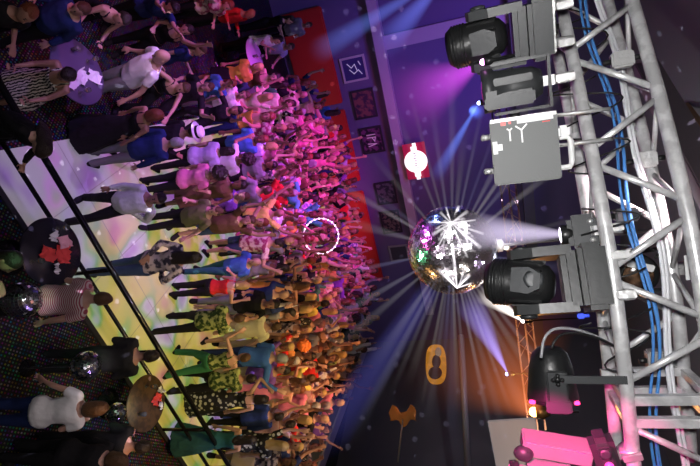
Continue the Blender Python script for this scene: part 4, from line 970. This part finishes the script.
# labels: looks first, then a findable neighbour when looks alone do not tell them apart
art = lambda w: ('an ' if w[0] in 'aeiou' else 'a ') + w
def look(sh, lvl):
    sp, top, topc, hair, hc, front = sh
    h = 'bald' if hair == 'bald' else ('dark-haired' if hc == 'dark' and hair != 'afro' else hc + ' afro' if hair == 'afro' else {'brown': 'brown-haired', 'blonde': 'blonde', 'grey': 'grey-haired', 'red-brown': 'reddish-haired', 'dark': 'dark-haired', 'orange': 'orange-haired'}[hc])
    who = 'man' if sp[0] == 'm' else 'woman'
    if 'afro' in h: h = 'afro-haired'
    return '%s %s in %s, %s, %s' % (h, who, art(topc + ' ' + GN[top][0]), POSEW[sp[1] + '|' + sp[2]], 'facing the camera' if front else 'back turned')
LM = []
for q in PEOPLE[:MANUAL]:
    pass
marks = [('glowing hoop', hoopxy), ('red wall panels', W0 + WD * -3), ('pale ledge', (B0 + B1) / 2), ('lavender table', Vector((t4.x, t4.y, 0))), ('white hat', PEOPLE[12][0]), ('orange afro', PEOPLE[41][0]), ('big cream tee', PEOPLE[25][0]), ('black afros', PEOPLE[37][0]),
         ('turquoise tee', PEOPLE[42][0]), ('red tee man', PEOPLE[31][0]), ('corner of the hall', wb)]
from collections import defaultdict
cur = {}; auto = PEOPLE[MANUAL:]
def nearest_mark(p): return min(marks, key=lambda m_: (Vector((m_[1].x, m_[1].y, 0)) - Vector((p.x, p.y, 0))).length)[0]
def neigh(p, used):
    c = sorted((q for q in PEOPLE if (q[0] - p).length > .05), key=lambda q: (q[0] - p).length)[:3]; return c[used]
for q in auto: cur[q[2].name] = look(q[1], 0)
def dups():
    d = defaultdict(list)
    for q in auto: d[cur[q[2].name]].append(q)
    return [v for v in d.values() if len(v) > 1]
for v in dups():
    for q in v: cur[q[2].name] = look(q[1], 0).rsplit(',', 1)[0] + ', near the ' + nearest_mark(q[0])
for rnk in range(3):
    for v in dups():
        for q in v[0 if rnk == 0 else 1:]:
            nb_ = neigh(q[0], rnk); cur[q[2].name] = look(q[1], 0).rsplit(',', 2)[0] + ', next to the %s %s by the %s' % (nb_[3], GN[nb_[4]][0], nearest_mark(q[0]))
import re as _re
wc = lambda t_: len(_re.split(r'[\s-]+', t_))
for q in auto:
    t_ = cur[q[2].name]
    if wc(t_) > 16: t_ = t_.replace('facing the camera', 'facing camera').replace('short-sleeved ', '').replace(', both ', ', ').replace('sleeveless top', 'vest top').replace('-haired', '-hair')
    if wc(t_) > 16: t_ = t_.replace('reddish-hair ', '').replace('dark-hair ', '').replace(' vest top by', ' top by')
    cur[q[2].name] = t_
    q[2]['label'] = cur[q[2].name]; q[2]['group'] = 'dancers in the packed crowd'
print('dups', len(dups()), 'maxwords', max(len(v.split()) for v in cur.values()))
if WS: bpy.data.scenes.remove(WS)
# the glowing hoop, held up by the blonde woman
hc_ = atz(321, 236, proj and (CZ + ray(321, 236).z * (proj(hooper.location + V((0, 0, 1.9)))[2])))
ho = empty('light_hoop', hc_, axes(-ray(321, 236), (0, 0, 1)), 'glowing white beaded hoop held up above the magenta crowd', 'hoop')
hr = 17.5 / F * proj(hc_)[2]
MB().tube([(hr * math.cos(k * math.pi / 24), hr * math.sin(k * math.pi / 24), 0) for k in range(49)], .014, 8, caps=False).build('hoop_tube', mat('hoop glow', (.9, .8, .9), .4, emit=(1, .75, .95), es=.8), ho)
mb = MB()
for k in range(24):
    mb.ball((hr * math.cos(k * math.pi / 12), hr * math.sin(k * math.pi / 12), .0), .024, 8)
mb.build('light_beads', mat('bead glow', (1, .95, 1), .4, emit=(1, .9, 1), es=2.5), ho)
# ------------------------------------------------------------------ light
W = bpy.data.worlds.new('world'); SC.world = W; W.use_nodes = True
W.node_tree.nodes['Background'].inputs[0].default_value = (.16, .12, .22, 1); W.node_tree.nodes['Background'].inputs[1].default_value = .025
def aim(o, src, dst): o.matrix_world = Matrix.Translation(src) @ axes(-(Vector(dst) - Vector(src))).to_4x4()
def spot(name, src, dst, col, P, ang=40, blend=.6, rad=.08):
    l = bpy.data.lights.new(name, 'SPOT'); l.energy = P; l.color = col; l.spot_size = R(ang); l.spot_blend = blend; l.shadow_soft_size = rad
    o = bpy.data.objects.new(name, l); COL.objects.link(o); aim(o, Vector(src), Vector(dst)); return o
def point(name, p, col, P, rad=.1):
    l = bpy.data.lights.new(name, 'POINT'); l.energy = P; l.color = col; l.shadow_soft_size = rad
    o = bpy.data.objects.new(name, l); COL.objects.link(o); o.location = p; return o
fl_ = bpy.data.lights.new('camera_flash', 'AREA'); fl_.size = .12; fl_.energy = 60; fl_.color = (1, .98, .97)
fo = bpy.data.objects.new('camera_flash', fl_); COL.objects.link(fo); aim(fo, CAM + Vector((-.16, -.05, .02)), CAM + fw * 3 + Vector((0, 0, .3)))
MAG, VIO, BLU, YEL, ORA, WHT = (.85, .08, 1), (.45, .2, 1), (.2, .28, 1), (1, .8, .2), (1, .42, .12), (1, .95, .95)
Z1 = 1.2
spot('spot_magenta', (-3, 9, 8), atz(270, 150, Z1), MAG, 2587, 48)
spot('spot_magenta', (-1, 9, 8.5), atz(320, 215, Z1), (1, .08, .75), 2925, 46)
spot('spot_magenta', (-2, 6, 8), atz(225, 190, Z1), (.85, .2, 1), 1518, 38)
spot('spot_violet', (-5, 6, 8), atz(205, 110, Z1), VIO, 1356, 50)
spot('spot_violet', (-3, 3, 7.8), atz(105, 130, .4), VIO, 680, 32)
spot('spot_violet', (1.5, 4, 8), atz(130, 215, .4), (.8, .6, 1), 316, 34)
spot('spot_red', (-6, 5, 7), atz(205, 15, Z1), (1, .08, .12), 720, 30)
spot('spot_red', (-5, 10, 7), atz(180, 55, Z1), (1, .15, .3), 180, 22)
spot('spot_red', (-5, 3, 7), atz(110, 22, Z1), (1, .12, .2), 300, 30)
spot('spot_yellow', (2.5, 5, 8), atz(190, 340, .6), YEL, 585, 46)
spot('spot_yellow', (5, 7, 8), atz(240, 400, 1), (1, .75, .3), 675, 46)
spot('spot_orange', (4.5, 10, 8), atz(300, 345, 1.2), ORA, 1680, 42)
spot('spot_orange', (4, 6, 8.2), atz(260, 320, 1.3), (1, .6, .3), 720, 36)
spot('spot_orange', (6, 9, 8), atz(300, 430, 1.2), (1, .55, .35), 1040, 36)
spot('spot_blue', (6.5, 6, 7.5), atz(235, 425, 1.0), (.25, .3, 1), 650, 15)
spot('spot_blue', (5.5, 6, 7.5), atz(205, 455, .1), (.5, .5, 1), 250, 12)
spot('spot_blue', (3, 4, 7.5), atz(115, 440, 0), (.2, .3, 1), 825, 14)
spot('spot_red', (4.5, 4.5, 7.5), atz(150, 455, 0), (1, .1, .1), 440, 14)
spot('spot_blue', (1, 9, 8), atz(335, 270, 1), (.45, .3, 1), 450, 30)
spot('spot_rose', (-1.5, 2, 7), atz(65, 75, 1), (.85, .6, .8), 132, 34)
spot('fill_spot_white', (0, 2, 7.5), atz(90, 285, 1), (1, .75, .8), 342, 22)  # unseen narrow spots, added to brighten single people
spot('fill_spot_white', (1.8, 2.5, 7.5), atz(75, 400, 1), (1, .8, .8), 378, 20)
spot('fill_spot_white', (-3.4, 3, 7.5), atz(140, 60, 1.3), (1, .75, .9), 429, 16)
# walls
spot('wall_wash', (-3, 10, 9.5), W0 + WD * -7 + V((0, 0, 3)), (.25, .16, 1), 795, 75)
spot('wall_wash', (0, 10, 9.5), W0 + WD * -2 + V((0, 0, 2.5)), (.32, .15, .9), 459, 70)
spot('wall_wash', (-4, 8, 9), W0 + WD * -6 + V((0, 0, 5.2)), (.6, .12, .9), 351, 50)
spot('wall_red', (-1, 13, 6), W0 + WD * -3 + V((0, 0, 1)), (1, .1, .1), 125, 90)
spot('wall_wash', (3, 12, 9), V((5.5, 17, 1)), (.3, .25, .9), 60, 70)
point('haze_orange', at(532, 411, 5.5), ORA, 45, .05)
spot('pink_lamp', at(520, 420, 1.45), at(548, 456, 1.85), (1, .02, .3), 95, 52, .5, .02)
spot('pink_lamp', at(575, 470, 1.4), at(607, 450, 1.76), (1, .02, .3), 20, 42, .5, .02)
spot('ceiling_fill', (1, 7, 7.2), (3, 14, 10.6), (.85, .92, 1), 294, 120)  # unseen wide spot added so the ceiling reads grey
point('hall_fill', (1.5, 8.5, 9.2), (.8, .85, 1), 25, .5)  # unseen fill added high up to lift the dark hall
# unseen patterned point lamp, standing in for the dots the mirror ball reflects
def ballspots(name, p, P, scale, col):
    o = point(name, p, col, P, 0.0); l = o.data; l.use_nodes = True; nt = l.node_tree; N = nt.nodes.new; L = nt.links.new
    em = [n for n in nt.nodes if n.type == 'EMISSION'][0]
    tc = N('ShaderNodeTexCoord'); vo = N('ShaderNodeTexVoronoi'); vo.inputs['Scale'].default_value = scale; L(tc.outputs['Normal'], vo.inputs['Vector'])
    r = N('ShaderNodeValToRGB'); r.color_ramp.elements[0].position = .13; r.color_ramp.elements[0].color = (1, 1, 1, 1); r.color_ramp.elements[1].position = .17; r.color_ramp.elements[1].color = (0, 0, 0, 1)
    L(vo.outputs['Distance'], r.inputs['Fac']); L(r.outputs['Color'], em.inputs['Strength']); return o
ballspots('ball_reflections', BC + V((-.3, .5, -.3)), 1500, 21, (.8, .72, 1))
# the pin spot, then unseen spots added to brighten the ball
spot('ball_spot', at(560, 233, 2.15) , BC, WHT, 60, 14, .3, .03)
spot('ball_spot', BC + V((-2.4, -1.2, 1.6)), BC, (1, .95, 1), 420, 16, .3, .05)
spot('ball_spot', BC + V((1.9, -1.6, -.4)), BC, (1, .9, .95), 300, 18, .3, .05)
spot('ball_spot', BC + V((-.6, -2.6, 2.2)), BC, WHT, 420, 16, .3, .05)
spot('ball_spot', BC + V((-1.6, -1.0, -2.2)), BC, (.8, .2, 1), 160, 20, .3, .06)

for k_, (dv, c_l) in enumerate((((-2.5, -.5, -2.5), (.7, .1, 1)), ((-2.8, .3, -1.2), (.2, .3, 1)), ((-1.2, -1.5, -3), (1, .1, .6)), ((.3, -1, -3.4), (.2, 1, .4)), ((2.2, -.8, -2.2), (1, .5, .15)), ((-2, -2.2, .2), (1, 1, 1)), ((2.5, -2, 1.5), (1, .9, .8)), ((0, -3, -1.2), (1, .8, 1)))):
    spot('ball_sparkle_helper', BC + V(dv), BC, c_l, 260, 20, .3, .1)  # unseen coloured spots added to make the tiles sparkle
for px_, h_ in (((22, 300), .95), ((86, 366), 1.0), ((116, 413), .85)):
    q_ = atz(*px_, h_)
    for dv, c_l in (((-.8, -1.5, 1.8), (.3, 1, .4)), ((.9, -1.3, 2), (1, .6, .3)), ((0, -1.8, 2.4), (.9, .8, 1)), ((1.5, -.2, 1.6), (.5, .3, 1))): spot('small_ball_helper', q_ + V(dv), q_, c_l, 75, 14, .3, .07)  # unseen spots added to brighten the small mirror balls
# light beams in the haze: emissive volumes that thin out along their length
def beam(apex, end, r0, r1, col, k, label, fall=1.4, seg=24, name='light_beam', group='light beams'):
    apex = Vector(apex); end = Vector(end); t = end - apex; Ln = t.length
    m = bpy.data.materials.new('haze beam'); m.use_nodes = True; nt = m.node_tree; nt.nodes.clear(); N = nt.nodes.new; L = nt.links.new
    out = N('ShaderNodeOutputMaterial'); em = N('ShaderNodeEmission'); em.inputs['Color'].default_value = (*col, 1)
    tc = N('ShaderNodeTexCoord'); sp = N('ShaderNodeSeparateXYZ'); L(tc.outputs['Object'], sp.inputs[0])
    def ma(op, a, b=None, clamp=False):
        n = N('ShaderNodeMath'); n.operation = op; n.use_clamp = clamp
        for i, q in enumerate((a, b)):
            if q is None: continue
            if isinstance(q, (int, float)): n.inputs[i].default_value = q
            else: L(q, n.inputs[i])
        return n.outputs[0]
    zz = ma('DIVIDE', sp.outputs['Z'], Ln, True)
    rr = ma('SQRT', ma('ADD', ma('MULTIPLY', sp.outputs['X'], sp.outputs['X']), ma('MULTIPLY', sp.outputs['Y'], sp.outputs['Y'])))
    rad = ma('ADD', ma('MULTIPLY', zz, r1 - r0), r0)
    q = ma('DIVIDE', rr, rad); q = ma('SUBTRACT', 1, ma('MULTIPLY', q, q), True)
    f = ma('POWER', ma('SUBTRACT', 1, zz, True), fall)
    s = ma('MULTIPLY', ma('MULTIPLY', q, f), k); s = ma('DIVIDE', s, rad)
    L(s, em.inputs['Strength']); L(em.outputs[0], out.inputs['Volume'])
    try: m.cycles.homogeneous_volume = False
    except Exception: pass
    mb = MB().lathe([(r0, 0), (r1, Ln)], n=seg)
    o = mb.build(name, m); o.matrix_world = Matrix.Translation(apex) @ axes(t).to_4x4()
    o.visible_shadow = True
    return tag(o, label, 'light beam', group, 'thing')
BLB = (.12, .2, 1)
beam(at(445, -25, 9), at(318, 52, 14), .02, .42, (.16, .25, 1), .16, 'blue light beam from the top edge down to the first red wall panel', .5)
beam(at(448, -25, 8.5), at(385, 45, 13), .02, .5, (.16, .22, 1), .16, 'blue light beam from the top edge ending on the violet ledge', .6)
beam(at(482, 63, 2.2), at(395, 108, 3.6), .006, .36, (.8, .08, .9), .28, 'magenta light beam spreading from the uppermost moving light', 1.6)
beam(at(477, 106, 5), at(435, 178, 6), .01, .12, (.12, .25, 1), .42, 'narrow blue light beam between the barrel light and the disc screen', .8)
beam(at(472, 110, 5), at(478, 112, 9), .03, .2, (.1, .2, 1), .1, 'short faint blue light beam end-on beside the barrel light')
beam(at(561, 234, 2.2), at(470, 232, 4.2), .02, .2, (.75, .65, .9), .22, 'pale light beam from the pin spot to the mirror ball', .5)
beam(at(507, 372, 6), at(468, 300, 5.2), .01, .2, (.35, .3, 1), .5, 'violet-blue light beam pointing from below at the mirror ball', .6)
beam(at(521, 320, 5), at(483, 292, 4.8), .012, .13, (1, .92, .85), 1.6, 'short bright white light beam just under the mirror ball', .7)
beam(at(508, 248, 5), at(490, 241, 4.9), .03, .06, (1, .9, .7), 3.0, 'tiny bright cream light beam at the right rim of the mirror ball', .5)
beam(at(533, 411, 6), at(470, 315, 5.4), .1, 1.3, (1, .22, .05), .34, 'broad orange light beam glowing in the haze', 1.1)
beam(at(430, 290, 6), at(325, 440, 12), .15, .6, (.18, .18, .9), .05, 'dim blue light beam slanting down behind the waving hands', .7)
random.seed(21)
dirs = [(-38, 300), (-62, 282), (-84, 250), (-98, 240), (-112, 232), (-70, 330), (-50, 330), (62, 246), (84, 262), (98, 255), (78, 330), (108, 246), (124, 240), (52, 300), (70, 310), (90, 300), (101, 300), (140, 240), (168, 220), (195, 220), (150, 300), (-130, 260), (-150, 240), (-14, 250), (10, 225), (215, 200), (57, 330), (66, 280), (74, 350), (88, 320), (94, 270), (113, 280), (118, 320), (-78, 260), (-90, 300), (-105, 270), (-56, 320)]
cols = [(.75, .72, .9), (.9, .85, .95), (.55, .55, 1), (.95, .9, .85)]
nm = ['up the photo towards the top edge', 'down the photo towards the bottom edge', 'right towards the truss', 'left over the crowd']
for i, (a, l_) in enumerate(dirs):
    a = R(a); l_ = l_ * random.uniform(.5, .72); x, y = 452 + math.cos(a) * BR * F / 4.6, 250 + math.sin(a) * BR * F / 4.6
    e = at(452 + math.cos(a) * l_, 250 + math.sin(a) * l_, 4.6 + random.uniform(-.9, 1.3))
    ap = BC + (e - BC).normalized() * BR * .97
    q = 0 if math.sin(a) < -.5 else 1 if math.sin(a) > .5 else 2 if math.cos(a) > 0 else 3
    beam(ap, e, .015, random.uniform(.03, .1), random.choice(cols), random.uniform(.035, .085), 'thin pale beam off the mirror ball pointing ' + nm[q], 1.2, 12, group='thin beams thrown %s' % nm[q])
# short bright rays standing off the face of the ball where the pin spots strike it
def onball(x, y):
    d = ray(x, y); b_ = d.dot(BC - CAM); c2 = (BC - CAM).length_squared - BR * BR; a2 = d.length_squared
    dis = max(0, b_ * b_ - a2 * c2); return CAM + d * ((b_ - math.sqrt(dis)) / a2)
for (hx, hy), ends in (((451, 223), ((446, 207), (459, 206), (468, 211), (476, 220), (484, 234), (481, 248), (468, 258), (455, 272), (432, 235), (428, 222), (440, 212), (447, 240), (436, 250))), ((457, 288), ((455, 268), (470, 275), (438, 269), (472, 283), (446, 276)))):
    H_ = onball(hx, hy)
    for k, (x, y) in enumerate(ends):
        nrm = (H_ - BC).normalized(); E_ = at(x, y, (onball(x, y) - CAM).dot(fw) - .12)
        beam(H_, E_, .007, .012 + .006 * (k % 3), (1, .95, 1), (1.1 + .5 * (k % 2)) * .55, 'short bright white ray standing off the face of the mirror ball', .35, 10, group='white rays on the ball face')
# glowing lamp of the orange beam
r = empty('orange_lamp', at(534, 412, 6.05), None, 'small glowing orange lamp in the haze above the pink light', 'stage light')
MB().ball((0, 0, 0), .06, 14).build('bulb', mat('orange bulb', (1, .6, .2), .3, emit=(1, .55, .15), es=9), r)
MB().lathe([(.08, 0), (.09, .08), (.05, .16), (.015, .18), (.015, .5)], (0, 0, .02), None, 16).build('lamp_can', BLACKP, r)
for px, d, c, lb in (((507, 374), 6.05, (.4, .5, 1), 'tiny blue lamp hanging between the mirror ball and the orange haze'), ((523, 321), 5.05, (1, .95, .9), 'tiny white lamp just under the mirror ball'), ((479, 103), 5.0, (.3, .4, 1), 'tiny blue lamp beside the grey dimmer box')):
    r = empty('small_lamp', at(*px, d), None, lb, 'stage light')
    MB().ball((0, 0, 0), .022, 12).build('bulb', mat('bulb ' + lb[:9], c, .3, emit=c, es=8), r)
    MB().lathe([(.03, 0), (.035, .05), (.02, .08), (.008, .09), (.008, .6)], (0, 0, .01), None, 14).build('lamp_can', BLACKP, r)

SC.view_settings.view_transform = 'Standard'; SC.view_settings.look = 'None'; SC.view_settings.exposure = 0
c_ = SC.cycles
c_.use_denoising = True; c_.max_bounces = 5; c_.diffuse_bounces = 2; c_.glossy_bounces = 3; c_.transmission_bounces = 4; c_.volume_bounces = 0; c_.transparent_max_bounces = 64
c_.volume_step_rate = 3; c_.sample_clamp_indirect = 4; c_.caustics_reflective = False; c_.caustics_refractive = False
